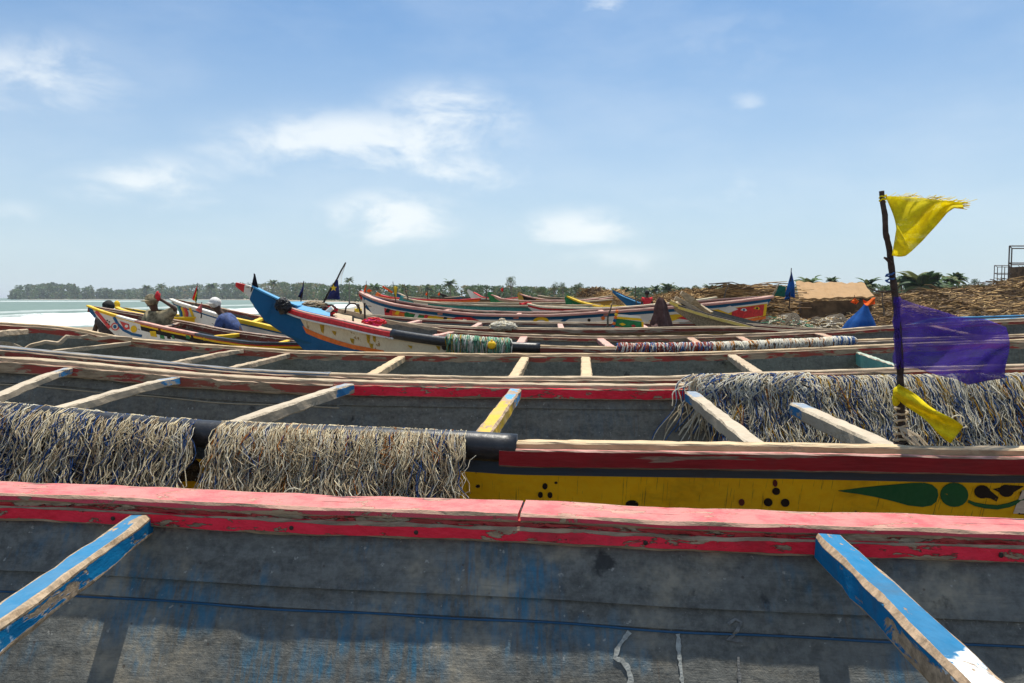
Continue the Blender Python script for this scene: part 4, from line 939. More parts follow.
for cx in (743.5, 756.5):
    yb = proj(bF.n.atpx(cx))[1] + 10.5; shape(bF, [(cx - 3.4, yb + .3), (cx - 1.2, yb - 1.5), (cx + 1.5, yb - 1.4), (cx + 3.2, yb + .5), (cx + 1, yb + 1.5)], 4 if cx < 750 else 1, 'painted_eye', .014); shape(bF, circ(cx, yb, 1.1, 1.1, 10), 3 if cx < 750 else 5, 'painted_eye', .018)
shape(bF, [(718, 309), (730, 305.5), (738, 309), (728, 313)], 4, 'painted_motif', .014)
panel(bF, 715, 768, .41, .47, 6, 'painted_stripe', 6)
prow(bF, [P(385, 301, 15.7), P(373, 296.5, 15.75), P(366, 293, 15.75), P(360.5, 290.5, 15.75)], [.4, .3, .2, .1], [.12, .1, .08, .06], [M_blue, M_white, M_redp], [(0, 0), (.55, 1), (.8, 2)])
for a_, b_ in ((450, 440), (520, 516), (600, 606), (690, 698)): bF.beam(a_, b_, .1, .07, M_pink)
# H: worn yellow prow in front of F
bH = Boat('wooden_boat', 'worn yellow boat with blunt forked wooden prow, left of the dry brush',
          [(674, 303, 12.9), (690, 308, 12.6), (712, 314.5, 12.3), (740, 321.5, 12.0), (760, 327, 11.8), (820, 334, 11.5), (900, 336, 11.5), (1000, 325, 12.2)],
          [(674, 303, 12.95), (690, 304.5, 13.2), (712, 310, 13.4), (740, 317.5, 13.5), (760, 322.5, 13.5), (820, 330, 13.4), (900, 332, 13), (1000, 325, 12.25)],
          [M_yelworn, M_yelworn, M_blue], lambda X, d, s: 0 if d < .36 else 2, M_tarD, zb=.3, step=.06, lean=.25, rocker=.45, rake=(.12, .45))
simple_rails(bH, M_blackp, M_yelworn, None, w=.07)
prow(bH, [P(712, 312, 12.8), P(700, 304, 12.9), P(692, 297, 12.9), P(682, 291, 12.9)], [.36, .20, .13, .07], [.2, .18, .15, .12], [M_yelworn, M_greywood], [(0, 0), (.6, 1)])
mb = MB(); mb.sweep([P(671, 300, 12.85), P(690, 309, 12.75), P(715, 318, 12.5), P(745, 326, 12.2)], rect(.09, .075, .01), jit=.01); mb.build('stem_timber', M_yelworn, bH.root)
mb = MB(); mb.sweep([P(676, 296, 12.9), P(689, 303, 12.9), P(704, 312, 12.8)], rect(.07, .07, .01), jit=.01); mb.build('stem_timber', M_greywood, bH.root)
# L, N, M at left
def mL(X, d, s):
    if X < -6.1: return 0 if d < .05 else 1
    return 2 if d < .05 else (0 if d < .10 else (4 if d < .16 else (1 if X < -4.0 else 3)))
bL = Boat('wooden_boat', 'white-sided boat with painted eye and low pointed yellow prow, behind the left boats',
          [(88, 305, 13.6), (100, 309.5, 13.3), (118, 315, 12.9), (137, 320, 12.5), (165, 326.5, 12), (195, 332.5, 11.5), (225, 338, 11), (262, 342, 10.7), (330, 342, 10.6)],
          [(88, 305, 13.65), (100, 307, 13.7), (118, 310, 13.6), (137, 313, 13.5), (165, 318, 13.2), (195, 323, 12.8), (225, 329, 12.3), (262, 334, 11.7), (330, 342, 10.65)],
          [M_yelp, M_white, M_redp, M_yelp, M_blackp], mL, M_tarD, zb=.45, step=.04, lean=.28, rocker=.35, rake=(.05, .48))
bL.rail(False, .06, .03, [M_yelp], x1=bL.n.atpx(118).x, step=.1); bL.rail(False, .07, .035, [M_white], x0=bL.n.atpx(118).x + .002, x1=bL.n.atpx(137).x, step=.1)
bL.rail(False, .09, .035, [M_pink], x0=bL.n.atpx(137).x + .002, x1=bL.n.atpx(197).x, step=.1); bL.rail(False, .08, .04, [M_black], x0=bL.n.atpx(197).x + .002, step=.1)
bL.rail(True, .08, .05, [M_brownred], step=.1)
bL.rail(True, .03, .09, [M_brownred], name='inner_rubbing_board', off=.05, dz=-.03, step=.1)
bL.beam(240, 205, .09, .06, M_yelp); bL.beam(290, 272, .09, .06, M_yelp); bL.beam(180, 160, .08, .06, M_brownred)
L_ = lambda pl, mi, nm='painted_motif', lf=.006: bL.decal([(mi, pl)], MX, nm, lift=lf)
L_([(88.5, 306), (92, 308), (97, 317), (95, 318), (89, 311)], 3)
bL.decal(ribquads(0, [(96, 311), (101, 317), (106, 323), (110, 328)], 3.2), MX, 'painted_stripe', lift=.006)
bL.decal(ribquads(3, [(114, 317), (118, 324), (124, 330), (132, 334), (142, 336)], 2.6), MX, 'painted_stripe', lift=.006)
L_(circ(115.5, 326.5, 4.2, 4, 14), 0, 'painted_eye'); L_(circ(115.5, 326.5, 2.8, 2.8, 12), 4, 'painted_eye', .009); L_(circ(115.5, 326.5, 1.7, 1.9, 10), 3, 'painted_eye', .012)
L_([(120, 321), (129, 324), (130, 329), (125, 330)], 0); L_(circ(127, 326, 1.7, 1.5, 8), 4, 'painted_motif', .010)
L_(circ(134, 329, 3.2, 3.6, 12), 1); L_([(150, 331), (156, 331), (157, 337), (151, 336)], 1)
for (x_, y_) in ((107.5, 320.5), (109.5, 321.8), (106.6, 322.6), (109, 324.3)): L_(circ(x_, y_, .8, .8, 6), 5)
for k, (x_, w_) in enumerate(((160, 4), (167, 3), (172, 2), (180, 3), (186, 3.5), (191, 2))): L_([(x_, 335), (x_ + w_, 335.6), (x_ + w_ + 1, 339), (x_ + .6, 338.5)], 5 if k % 2 else 2)
bN = Boat('wooden_boat', 'white boat with rainbow bow band and long yellow rail, behind the white cap',
          [(171, 298.5, 16.5), (180, 302, 16.2), (200, 308, 15.5), (222, 314.5, 14.8), (256, 322, 14), (290, 329, 13.3), (330, 333, 12.9), (380, 332, 13)],
          [(171, 298.5, 16.55), (180, 300, 16.8), (200, 303.5, 16.9), (222, 308, 16.6), (256, 315, 16), (290, 321, 15.2), (330, 327, 14), (380, 332, 13.05)],
          [M_white, M_blue, M_yelp], lambda X, d, s: 2 if (X > -5.7 and d < .08) else (1 if .08 <= d < .13 else 0), M_tarD, zb=.4, step=.08, lean=.28, rocker=.5, rake=(.08, .7))
bN.rail(False, .09, .04, [M_white], x1=bN.n.atpx(222).x, step=.1); bN.rail(False, .10, .07, [M_yelp], x0=bN.n.atpx(222).x + .002, step=.1)
bN.rail(True, .09, .07, [M_redwood], step=.1); bN.beam(262, 250, .1, .06, M_yelp)
for k, c0 in enumerate((7, 3, 1, 6, 0)):
    bN.decal(ribquads(c0, [(178 + k * 1.9, 306 + k * .6), (180 + k * 1.9, 311 + k * .5), (181 + k * 1.6, 317)], 2.1), MX, 'painted_band', lift=.005 + k * .001)
bN.decal(ribquads(1, [(190, 308), (192, 313), (194, 319)], 2.4), MX, 'painted_band', lift=.006)
bM_ = Boat('wooden_boat', 'small boat with yellow rail on teal side, left of the man in camouflage',
          [(116, 306, 17), (122, 309, 16.7), (135, 312, 16.3), (150, 314.5, 16), (175, 317, 15.8), (205, 316, 15.8)],
          [(116, 306, 17.05), (122, 307, 17.3), (135, 309, 17.5), (150, 311, 17.5), (175, 314, 17), (205, 316, 15.85)],
          [M_yelp, M_teal], lambda X, d, s: 0 if d < .14 else 1, M_tarD, zb=.5, step=.1, rocker=.4, rake=(.05, .5))
simple_rails(bM_, M_yelp)
mb = MB(); mb.ball(P(117, 305, 17), .07, 0, 8, (1, 1, 1.5)); mb.build('prow_knob', M_yelp, bM_.root, smooth=True)
# right, behind the purple flag
bR = Boat('wooden_boat', 'boat with blue and white striped side at the right edge behind the purple flag',
          [(905, 326, 12.4), (940, 321, 11.9), (1000, 318.5, 11.5), (1060, 316, 11.4), (1200, 311, 11.8), (1290, 300, 12.6)],
          [(905, 326, 12.45), (940, 318, 12.9), (1000, 315.5, 13), (1060, 313.5, 13), (1200, 309, 12.9), (1290, 300, 12.65)],
          [M_blue, M_white, M_redp, M_hulldark], lambda X, d, s: 0 if d < .1 else (1 if d < .2 else (2 if d < .3 else 3)), M_tarD, zb=.3, step=.15)
simple_rails(bR, M_sky)
# distant boats
def small_boat(label, pts, d, wd, mats, matfn, cap, prow_=None, lean=.28, beams=()):
    b = Boat('wooden_boat', label, [(pts[0][0], pts[0][1], d)] + [(x_, y_, d - wd * .35 * math.sin(math.pi * (x_ - pts[0][0]) / (pts[-1][0] - pts[0][0]))) for x_, y_ in pts[1:-1]] + [(pts[-1][0], pts[-1][1], d)],
             [(pts[0][0], pts[0][1], d + .05)] + [(x_, 297.5 + (y_ - 297.5) * (d - wd * .35) / (d + wd * .65), d + wd * .65 * math.sin(math.pi * (x_ - pts[0][0]) / (pts[-1][0] - pts[0][0]))) for x_, y_ in pts[1:-1]] + [(pts[-1][0], pts[-1][1], d + .05)],
             mats, matfn, M_tarD, zb=.3 if d < 30 else .4, step=.3, rocker=.5, lean=lean, rake=(.1, .6))
    simple_rails(b, cap, w=.12)
    if prow_: prow(b, [P(x_, y_, d) for x_, y_ in prow_], [.5, .32, .12][:len(prow_)] if len(prow_) == 3 else [.5, .12], [.14, .1, .06][:len(prow_)], mats[:1], [(0, 0)])
    for a_ in beams: b.beam(a_, a_, .12, .08, cap)
    return b
small_boat('long ochre-brown boat with grey rail, low under a red cloth', [(392, 299, ), (420, 301), (460, 302.5), (520, 303), (570, 302), (612, 299)], 21, 2.2, [M_yelbrown, M_hulldark], lambda X, d, s: 0 if d < .5 else 1, M_greywood, beams=(450, 500, 550))
small_boat('dark-railed ochre boat with prow left of the palms, far behind the pink rail', [(430, 296.5), (470, 299), (520, 300), (560, 298)], 32, 2.2, [M_yelworn, M_hulldark], lambda X, d, s: 0 if d < .7 else 1, M_blackp)
small_boat('boat with tall green prow and pink rail, ending left of the red cloth', [(492, 294), (503, 298.5), (530, 300.5), (570, 300.5), (598, 298)], 26, 2.2, [M_green, M_pink], lambda X, d, s: 1 if d < .12 else 0, M_pink, [(506, 300), (495, 294.5), (489, 291.5)])
small_boat('green and yellow boat with pointed prow left of the straw heap', [(568, 295.5), (580, 301), (605, 306), (650, 307), (690, 304)], 19, 2, [M_green, M_yelworn], lambda X, d, s: 0 if d < .16 else 1, M_yelp, [(584, 303), (573, 297.5), (567, 294)])
bK = small_boat('white boat with a straight royal blue prow, beside the person in red', [(616, 292.5), (628, 298), (645, 303.5), (680, 305), (715, 300)], 38, 2.2, [M_blue, M_white], lambda X, d, s: 0 if (d < .2 or X < 6.3) else 1, M_sky, [(640, 302), (624, 295), (613, 290)])
small_boat('small white and red boat with dark cargo, between the palms and the green prow', [(474, 292), (484, 297), (500, 298.5), (530, 296)], 38, 2, [M_white, M_redp], lambda X, d, s: 0 if d < .3 else 1, M_redp, [(484, 297), (474, 292.5), (468, 289)])
small_boat('faded blue boat low beside the yellow streamer flag', [(398, 292.5), (408, 296.5), (430, 298), (462, 296)], 36, 2, [M_blue, M_yelworn], lambda X, d, s: 0 if d < .3 else 1, M_greywood, [(410, 298), (402, 294), (397, 291.5)])
small_boat('low black and ochre boat just left of the tall lone tree', [(440, 293), (450, 296), (475, 297.5), (500, 295)], 50, 2.4, [M_blackp, M_yelworn], lambda X, d, s: 0 if d < .4 else 1, M_blackp)
small_boat('grey boat with yellow side, behind the green and yellow pointed one', [(538, 295), (552, 297), (585, 298), (612, 295.5)], 34, 2.2, [M_yelworn, M_hulldark], lambda X, d, s: 0 if d < .5 else 1, M_greywood)

small_boat('dark teal boat with white bow band, low between the two ochre boats', [(404, 297), (416, 300), (450, 303.5), (520, 305.5), (600, 304)], 18.6, 1.2, [M_teal, M_white, M_hulldark], lambda X, d, s: 1 if X < -2.1 else (0 if d < .3 else 2), M_greywood, [(414, 302), (406, 298), (401, 295.5)])
small_boat('narrow red-railed boat with orange band, far behind the yellow streamer flag', [(380, 294.5), (392, 297), (420, 299), (455, 299.5), (480, 298)], 27, 1.8, [M_orange, M_yelworn, M_hulldark], lambda X, d, s: 0 if d < .14 else 1, M_redp, [(388, 298), (381, 294.5), (377, 292)])
small_boat('ochre boat with black prow tip, right of the tall lone tree', [(520, 293.5), (532, 297), (552, 299.5), (590, 299.5), (612, 297)], 29, 2, [M_yelbrown, M_blackp], lambda X, d, s: 1 if X < 1.0 else 0, M_pink, [(530, 298), (523, 294), (519, 291.5)])
small_boat('long pale boat with red and blue bands just behind the pink-railed boat', [(528, 303), (545, 306.5), (600, 307.5), (660, 303.5), (700, 299), (716, 296.5)], 17.8, 1.0, [M_redp, M_white, M_blue], lambda X, d, s: 0 if d < .1 else (1 if d < .2 else 2), M_cream)

# ------------------------------------------------------------------ people
DG = None
def skinmesh(verts, edges, root=0, sub=1):
    me = bpy.data.meshes.new('tmp'); me.from_pydata([v for v, r in verts], edges, []); ob = bpy.data.objects.new('tmp', me); COL.objects.link(ob)
    sk = ob.modifiers.new('s', 'SKIN')
    for i, (v, r) in enumerate(verts):
        d = me.skin_vertices[0].data[i]; d.radius = (r, r) if not isinstance(r, tuple) else r; d.use_root = (i == root)
    if sub: ob.modifiers.new('u', 'SUBSURF').levels = sub
    dg = bpy.context.evaluated_depsgraph_get(); dg.update()
    m2 = bpy.data.meshes.new_from_object(ob.evaluated_get(dg)); bpy.data.objects.remove(ob)
    return m2
M_skin = plain('dark_skin', (.075, .038, .024), .2, 20, .5); M_skin2 = plain('dark_trousers', (.05, .05, .06), .3, 20)
def person(label, base, J, shirt, trousers, hair, sc=1.0, group=None, sleeves=.5):
    """J: joints by name, metres above the feet; x to the right of the picture, y away"""
    root = empty('person', base, label, 'person', group); b = Vector(base)
    D = dict(pelvis=(0, 0, .95), chest=(0, 0, 1.30), neck=(0, 0, 1.47), chin=(0, 0, 1.55), head=(0, 0, 1.64), crown=(0, 0, 1.72),
             shl=(-.19, 0, 1.40), shr=(.19, 0, 1.40), ell=(-.25, 0, 1.12), elr=(.25, 0, 1.12), wrl=(-.25, -.05, .86), wrr=(.25, -.05, .86),
             hil=(-.09, 0, .9), hir=(.09, 0, .9), knl=(-.10, 0, .5), knr=(.10, 0, .5), anl=(-.10, 0, .08), anr=(.10, 0, .08), tol=(-.11, -.17, .03), tor=(.11, -.17, .03))
    D.update(J); D = {k: Vector(v) * sc for k, v in D.items()}
    names = list(D); ra = dict(pelvis=.135, chest=(.15, .11), neck=.055, chin=.07, head=.098, crown=.065, shl=.07, shr=.07, ell=.042, elr=.042, wrl=.027, wrr=.027, hil=.095, hir=.095, knl=.06, knr=.06, anl=.04, anr=.04, tol=.03, tor=.03)
    sc_ = lambda r: tuple(x * sc for x in r) if isinstance(r, tuple) else r * sc
    vs_ = [(D[k], sc_(ra[k])) for k in names]; ix = {k: i for i, k in enumerate(names)}
    E = [('pelvis', 'chest'), ('chest', 'neck'), ('neck', 'chin'), ('chin', 'head'), ('head', 'crown'), ('chest', 'shl'), ('chest', 'shr'), ('shl', 'ell'), ('ell', 'wrl'), ('shr', 'elr'), ('elr', 'wrr'),
         ('pelvis', 'hil'), ('pelvis', 'hir'), ('hil', 'knl'), ('hir', 'knr'), ('knl', 'anl'), ('knr', 'anr'), ('anl', 'tol'), ('anr', 'tor')]
    ed = [(ix[a], ix[c]) for a, c in E]
    for sd_ in 'lr':
        wr, el = D['wr' + sd_], D['el' + sd_]; dr = (wr - el).normalized(); sdv = dr.cross(V(0, 1, .2)).normalized()
        vs_.append((wr + dr * .05 * sc, sc_((.04, .018)))); pi_ = len(vs_) - 1; ed.append((ix['wr' + sd_], pi_))
        for k in range(4):
            o_ = sdv * (k - 1.5) * .02 * sc; l = (.07, .08, .075, .06)[k] * sc
            vs_.append((wr + dr * .09 * sc + o_, .009 * sc)); a_ = len(vs_) - 1; ed.append((pi_, a_))
            vs_.append((wr + dr * (.09 * sc + l * .55) + o_ + V(0, -.008, 0), .009 * sc)); ed.append((a_, a_ + 1)); vs_.append((wr + dr * (.09 * sc + l * .9) + o_ + V(0, -.02, 0), .008 * sc)); ed.append((a_ + 1, a_ + 2))
        vs_.append((wr + dr * .06 * sc + sdv * .05 * sc, .010 * sc)); a_ = len(vs_) - 1; ed.append((pi_, a_)); vs_.append((wr + dr * .09 * sc + sdv * .065 * sc, .009 * sc)); ed.append((a_, a_ + 1))
    def put(me, name, mat):
        me.materials.clear(); me.materials.append(mat); o = bpy.data.objects.new(name, me); COL.objects.link(o); o.parent = root; me.polygons.foreach_set('use_smooth', [True] * len(me.polygons)); ORG[o.name] = b; return o
    put(skinmesh(vs_, ed), 'body', M_skin)
    def cover(keys, edges, grow, name, mat, cut=None):
        v2 = []
        for k in keys:
            r = ra[k]; r = tuple(x * sc + grow for x in r) if isinstance(r, tuple) else r * sc + grow
            p = D[k]
            if cut and k in cut: p = D[cut[k][0]].lerp(D[k], cut[k][1])
            v2.append((p, r))
        put(skinmesh(v2, [(keys.index(a), keys.index(c)) for a, c in edges]), name, mat)
    cover(['pelvis', 'chest', 'neck', 'shl', 'shr', 'ell', 'elr'], [('pelvis', 'chest'), ('chest', 'neck'), ('chest', 'shl'), ('chest', 'shr'), ('shl', 'ell'), ('shr', 'elr')], (.036), 'shirt', shirt,
          {'neck': ('chest', .72), 'ell': ('shl', sleeves), 'elr': ('shr', sleeves)})
    cover(['pelvis', 'hil', 'hir', 'knl', 'knr', 'anl', 'anr'], [('pelvis', 'hil'), ('pelvis', 'hir'), ('hil', 'knl'), ('hir', 'knr'), ('knl', 'anl'), ('knr', 'anr')], .02, 'trousers', trousers)
    mb = MB(); h = D['head'] + b; dirc = (D['crown'] - D['neck']).normalized()
    hm, brim = hair; mb.ball(h + dirc * .035 * sc, .117 * sc, 0, 12, (.95, 1.05, .92), .12)
    if brim: mb.ball(h + dirc * .035 * sc + V(brim * .09, -.05, -.01), .105 * sc, 0, 12, (1.1, 1.0, .14))
    mb.build('hat' if brim else 'hair', hm, root, smooth=True)
    mb = MB(); fd = V(-.5 if J.get('face', 0) == 0 else J['face'], -.85, 0).normalized()
    mb.ball(h + fd * .098 * sc - dirc * .02 * sc, .018 * sc, 0, 8, (.7, 1, 1.3)); mb.ball(h + fd * .09 * sc - dirc * .06 * sc, .02 * sc, 0, 8, (1.5, .6, .5)); mb.build('face', M_skin, root, smooth=True)
    return root
M_camo = plain('camouflage_cloth', (.30, .25, .15), .75, 9, .9); M_jacket = plain('navy_and_white_jacket', (.05, .08, .20), .5, 12, .85); M_whitecap = plain('white_cap_cloth', (.68, .66, .62), .3, 20, .9)
M_hair = plain('black_hair', (.018, .02, .018), .4, 60, .8); M_redcloth = plain('red_cloth', (.62, .03, .04), .25, 15, .9); M_yelcloth = plain('yellow_shirt_cloth', (.75, .50, .03), .2, 15, .9); M_tealcl = plain('teal_cloth', (.10, .28, .26), .4, 15, .9)
M_browncl = plain('dark_brown_cloth', (.085, .045, .04), .45, 9, .9, .4, .02); M_palebl = plain('pale_blue_cloth', (.4, .5, .65), .3, 15, .9)
q = P(108.5, 312, 14.6); person('person with black hair standing behind the pointed yellow prow, seen from behind', V(q.x, 14.6, .40), {'ell': (-.3, 0, 1.15)}, plain('dark_brown_shirt', (.06, .045, .04)), M_skin2, (M_hair, 0), .98)
q = P(156, 305, 12.75)
person('person in camouflage shirt and cap, one arm raised, leaning in the white-sided boat', V(q.x + .02, 12.75, .60),
       dict(chest=(.02, 0, 1.24), neck=(-.01, -.03, 1.38), chin=(-.03, -.06, 1.45), head=(-.05, -.07, 1.55), crown=(-.05, -.06, 1.64), shl=(-.17, .05, 1.34), shr=(.2, -.05, 1.34), elr=(.38, -.12, 1.44), wrr=(.17, -.16, 1.58), ell=(-.24, -.05, 1.08), wrl=(-.05, -.25, 1.0)), M_camo, M_brownred, (M_camo, -.5), .98, sleeves=.9)
mb = MB(); mb.ball(V(q.x + .13, 12.55, .60 + 1.62), .05, 0, 10, (.8, .8, 1.4), .5); tag(mb.build('red_cloth_ball', M_redcloth, smooth=True), 'red cloth held up to the cap by the person in camouflage', 'cloth')
q = P(212, 302, 13.6)
person('person in white cap and navy jacket, bowed forward beside the white boat', V(q.x + .16, 13.9, .50),
       dict(pelvis=(.22, 0, .95), chest=(.05, 0, 1.24), neck=(-.12, -.02, 1.42), chin=(-.17, -.03, 1.47), head=(-.20, -.03, 1.57), crown=(-.21, -.03, 1.66), shl=(-.06, -.17, 1.30), shr=(.0, .17, 1.32), ell=(-.12, -.24, 1.02), elr=(.0, .22, 1.0), wrl=(-.30, -.2, .92), wrr=(-.26, .1, .95), hil=(.2, -.08, .9), hir=(.2, .08, .9), knl=(.12, -.1, .5), knr=(.15, .1, .5)), M_jacket, M_skin2, (M_whitecap, -.5), 1.0, sleeves=.95)
q = P(647, 300, 36.5); person('person in red shirt standing by the royal blue prow', V(q.x, 36.5, ground(q.x, 36.5)), {}, M_redcloth, M_skin2, (M_hair, 0), (2.42 - ground(q.x, 36.5)) / 1.66)
q = P(358, 304, 52); person('person in yellow shirt standing on the beach behind the blue-prowed boat', V(q.x, 52, ground(q.x, 52)), {}, M_yelcloth, M_skin2, (M_hair, 0), 1.0)
q = P(495, 297, 60); person('small distant person in pale blue top among the far boats', V(q.x, 60, ground(q.x, 60)), {'wrl': (-.4, 0, 1.3)}, M_palebl, M_skin2, (M_hair, 0), 1.15)

# ------------------------------------------------------------------ small flags
def flag(label, base, top, polys, mat, d, rad=.012, cat='flag', polemat=None, names='flag', mats=None, wavy=.05):
    root = empty(names, P(base[0], base[1], d) , label, cat)
    mb = MB(); a_, b_ = P(base[0], base[1], d), P(top[0], top[1], d); mb.tube([a_.lerp(b_, k / 6) + V(.006 * math.sin(k * 2), 0, 0) for k in range(7)], [rad * (1 - .06 * k) for k in range(7)], 6); mb.build('pole', polemat or M_bark, root)
    for j, (q0, q1, q2, q3) in enumerate(polys):
        mm = mats[j] if mats else mat
        mb = MB(); mb.grid(lambda u, v: P((q0[0] * (1 - u) + q1[0] * u) * (1 - v) + (q3[0] * (1 - u) + q2[0] * u) * v, (q0[1] * (1 - u) + q1[1] * u) * (1 - v) + (q3[1] * (1 - u) + q2[1] * u) * v, d - .01 + wavy * math.sin(u * 6 + v * 4) * u), 12, 8)
        mb.build('cloth', mm, root, smooth=True, solid=.003)
    return root
M_fn = fabric('navy_flag', (.04, .05, .17), .3); M_fb = fabric('blue_flag', (.02, .10, .34), .25); M_fo = fabric('orange_flag', (.85, .17, .03), .35); M_fr = fabric('red_flag', (.70, .04, .03), .35)
M_fg = fabric('green_flag', (.03, .16, .12), .3); M_fpk = fabric('pink_flag', (.75, .25, .22), .35); M_fk = fabric('black_flag', (.015, .015, .02), .1)
r_ = flag('navy flag with small yellow star on a long leaning pole above the bow', (318, 312), (346, 262.5), [((336.5, 280), (326.5, 299), (340, 299.5), (338, 280))], M_fn, 9.35, .014)
mb = MB(); c0 = P(333.5, 288, 9.27); pts = []
for k in range(10):
    rr = .045 if k % 2 == 0 else .019; pts.append(mb.add(c0 + V(rr * math.sin(k * .628), 0, rr * math.cos(k * .628))))
cc = mb.add(c0 + V(0, -.004, 0))
for k in range(10): mb.quad((pts[k], pts[(k + 1) % 10], cc))
mb.build('star', M_yelcloth, r_)
for k in range(2):
    mb = MB(); mb.tube([P(346, 263, 9.35), P(341 + k, 275, 9.3), P(337 + 4 * k, 284, 9.35)], .002, 4); mb.build('cord', M_ncream2, r_)
flag('small navy flag hanging from a short pole behind the blue prow', (300, 306), (304, 281), [((303.5, 284), (298, 297), (302.5, 298), (304, 284))], M_fn, 13.5)
flag('black rag pennant standing stiff on top of the tall blue prow', (254, 293), (254.5, 273.5), [((254, 274), (250.5, 292), (259.5, 292.5), (255.2, 274))], M_fk, 9.18, wavy=.02)
flag('red, yellow and green flag on a thin pole at the white bow', (195.5, 308), (197.5, 283), [((197, 285.5), (192, 299), (194, 301), (197.4, 287)), ((197, 291), (194, 300), (195.5, 302), (197.4, 291)), ((197.4, 289), (195.5, 300), (197, 301), (197.8, 289))], None, 15.9, mats=[M_fr, M_yelcloth, M_green], wavy=.02)
flag('pale red pennant at the shoulder of the person in the white cap', (201, 318), (202, 302), [((202, 303), (195.5, 310), (200, 313), (202.3, 312))], M_fpk, 14.4)
flag('tiny red pennant behind the person in the white cap', (217, 312), (217, 299), [((217, 301), (215.6, 309), (217, 310), (217.6, 301))], M_fpk, 15.5)
flag('two-part orange pennant at the bow of the pink-railed boat', (365.5, 296), (366.5, 281), [((366, 284), (363.5, 291), (365.5, 293), (366.6, 286)), ((366.4, 291), (369, 293), (372, 290.5), (369, 289))], M_fo, 15.6, .009, wavy=.02)
flag('yellow flag with orange streamer on the rail of the pink-railed boat', (396, 304), (393, 281.5), [((393.5, 286), (397.5, 287), (396, 298), (394.5, 294)), ((393, 292), (392, 293.5), (382, 287), (383, 285.5))], M_yelcloth, 15.9, .010, mats=[M_yelcloth, M_fo], wavy=.02)
for x_ in (427.5, 440): flag('tiny orange-red pennant over the distant boats' + (' nearer the yellow flag' if x_ < 430 else ' farther from the yellow flag'), (x_, 299), (x_, 291), [((x_, 291.5), (x_ - 2.2, 294), (x_ - 1.5, 296), (x_, 295))], M_fo, 30, .02, wavy=.05)
flag('tiny bright red flag on the small white and red boat', (503, 297), (503.5, 286), [((503, 287.5), (500.5, 289.5), (502, 292), (503.4, 291))], M_fr, 37, .02)
flag('tall blue triangular flag standing left of the tan roof', (789, 309), (791.5, 268), [((791.5, 271), (784.5, 296), (795, 297.5), (794.5, 284)), ((786, 296), (784, 299.5), (788.5, 299.8), (790, 297))], M_fb, 20, .018, wavy=.1)
flag('dark green cloth sheet stretched on a slanting stick beside the blue flag', (757, 322), (779, 284), [((779, 285), (774, 296), (785, 297), (786, 287))], M_fg, 19.6, .022, 'cloth sheet', M_greywood, 'cloth_sheet')
flag('small orange-red rag on a stick in front of the brush', (856, 308), (854.5, 295), [((854.8, 298), (850.5, 302), (856, 304.5), (859, 301.5))], M_fo, 18, .01)
# blue cloth tent with orange top
root = empty('cloth_shelter', P(863, 326, 14), 'small blue cloth draped into a tent shape with orange rag on top', 'shelter')
mb = MB()
def tent(u, v):
    a_ = u * 6.283; r0 = .03 + .29 * v ** 1.2 * (1 + .12 * math.sin(a_ * 5)); c0 = P(866, 304, 14.3)
    return V(c0.x - .10 * v + r0 * math.cos(a_), c0.y + r0 * .8 * math.sin(a_), c0.z - .42 * v - .35 * max(0, v - .75))
mb.grid(tent, 40, 14); mb.build('cloth', M_fb, root, smooth=True)
mb = MB(); mb.grid(lambda u, v: P(863 + 12 * u, 299.5 + 2 * math.sin(u * 5) + v * (3 + 4 * u), 14.1 + .12 * math.sin(v * 3 + u * 4)), 10, 6); mb.build('orange_rag', M_fo, root, smooth=True, solid=.004)

# ------------------------------------------------------------------ things lying in the boats
root = empty('draped_garment', P(661, 340, 11.6), 'dark brown cloth hanging over a post, beside the painted green box', 'cloth')
mb = MB()
def garment(u, v):
    a_ = u * 6.283; w_ = interp(v, [(0, .02), (.06, .05), (.25, .085), (.6, .125), (1, .18)]) * (1 + .18 * math.sin(a_ * 4 + 1) + .10 * math.sin(a_ * 9 + v * 4)) * (1 + .1 * fb(math.cos(a_) * 2, math.sin(a_) * 2, v * 4))
    c0 = P(660.5, 297.5, 11.6); return V(c0.x + .02 * v + w_ * math.cos(a_), c0.y + w_ * .7 * math.sin(a_), c0.z - .56 * v)
mb.grid(garment, 56, 26); mb.build('cloth', M_browncl, root, smooth=True)
mb = MB(); q = P(655, 329, 11.4); mb.ball(q, .065, 0, 12, (1, 1, 1), .6); mb.build('folded_end', M_browncl, root, smooth=True)
mb = MB(); q = P(661, 298, 11.6); mb.tube([V(q.x, q.y, .5), q + V(0, 0, -.01)], .018, 6); mb.build('post', M_bark, root)
mb = MB(); mb.ball(P(665, 332, 11.35), .028, 0, 10, (1, 1, 1.2)); tag(mb.build('orange_float', M_orange, smooth=True), 'small orange float at the foot of the dark brown cloth', 'float')
root = empty('painted_box', P(628, 338, 11.5), 'green painted box with yellow borders, red line and diamonds, left of brown cloth', 'box')
def boxpanel(mi, pts, name, lift=0.0):
    mb = MB(); f = [mb.add(P(x_, y_, 11.35 - lift)) for x_, y_ in pts]; g_ = [mb.add(P(x_, y_, 11.36 + (.25 if not lift else 0))) for x_, y_ in pts]; n = len(pts)
    mb.quad(f); mb.quad(g_[::-1])
    for k in range(n): mb.quad((f[k], g_[k], g_[(k + 1) % n], f[(k + 1) % n]))
    mb.build(name, MX[mi], root)
boxpanel(2, [(614, 318), (643, 322), (643.5, 336), (611, 336)], 'panel')
boxpanel(1, [(616, 316.5), (641, 318.5), (642.5, 321), (615, 318.5)], 'border', .012); boxpanel(4, [(618, 314), (640, 316), (641, 318.3), (616.5, 316.3)], 'lid')
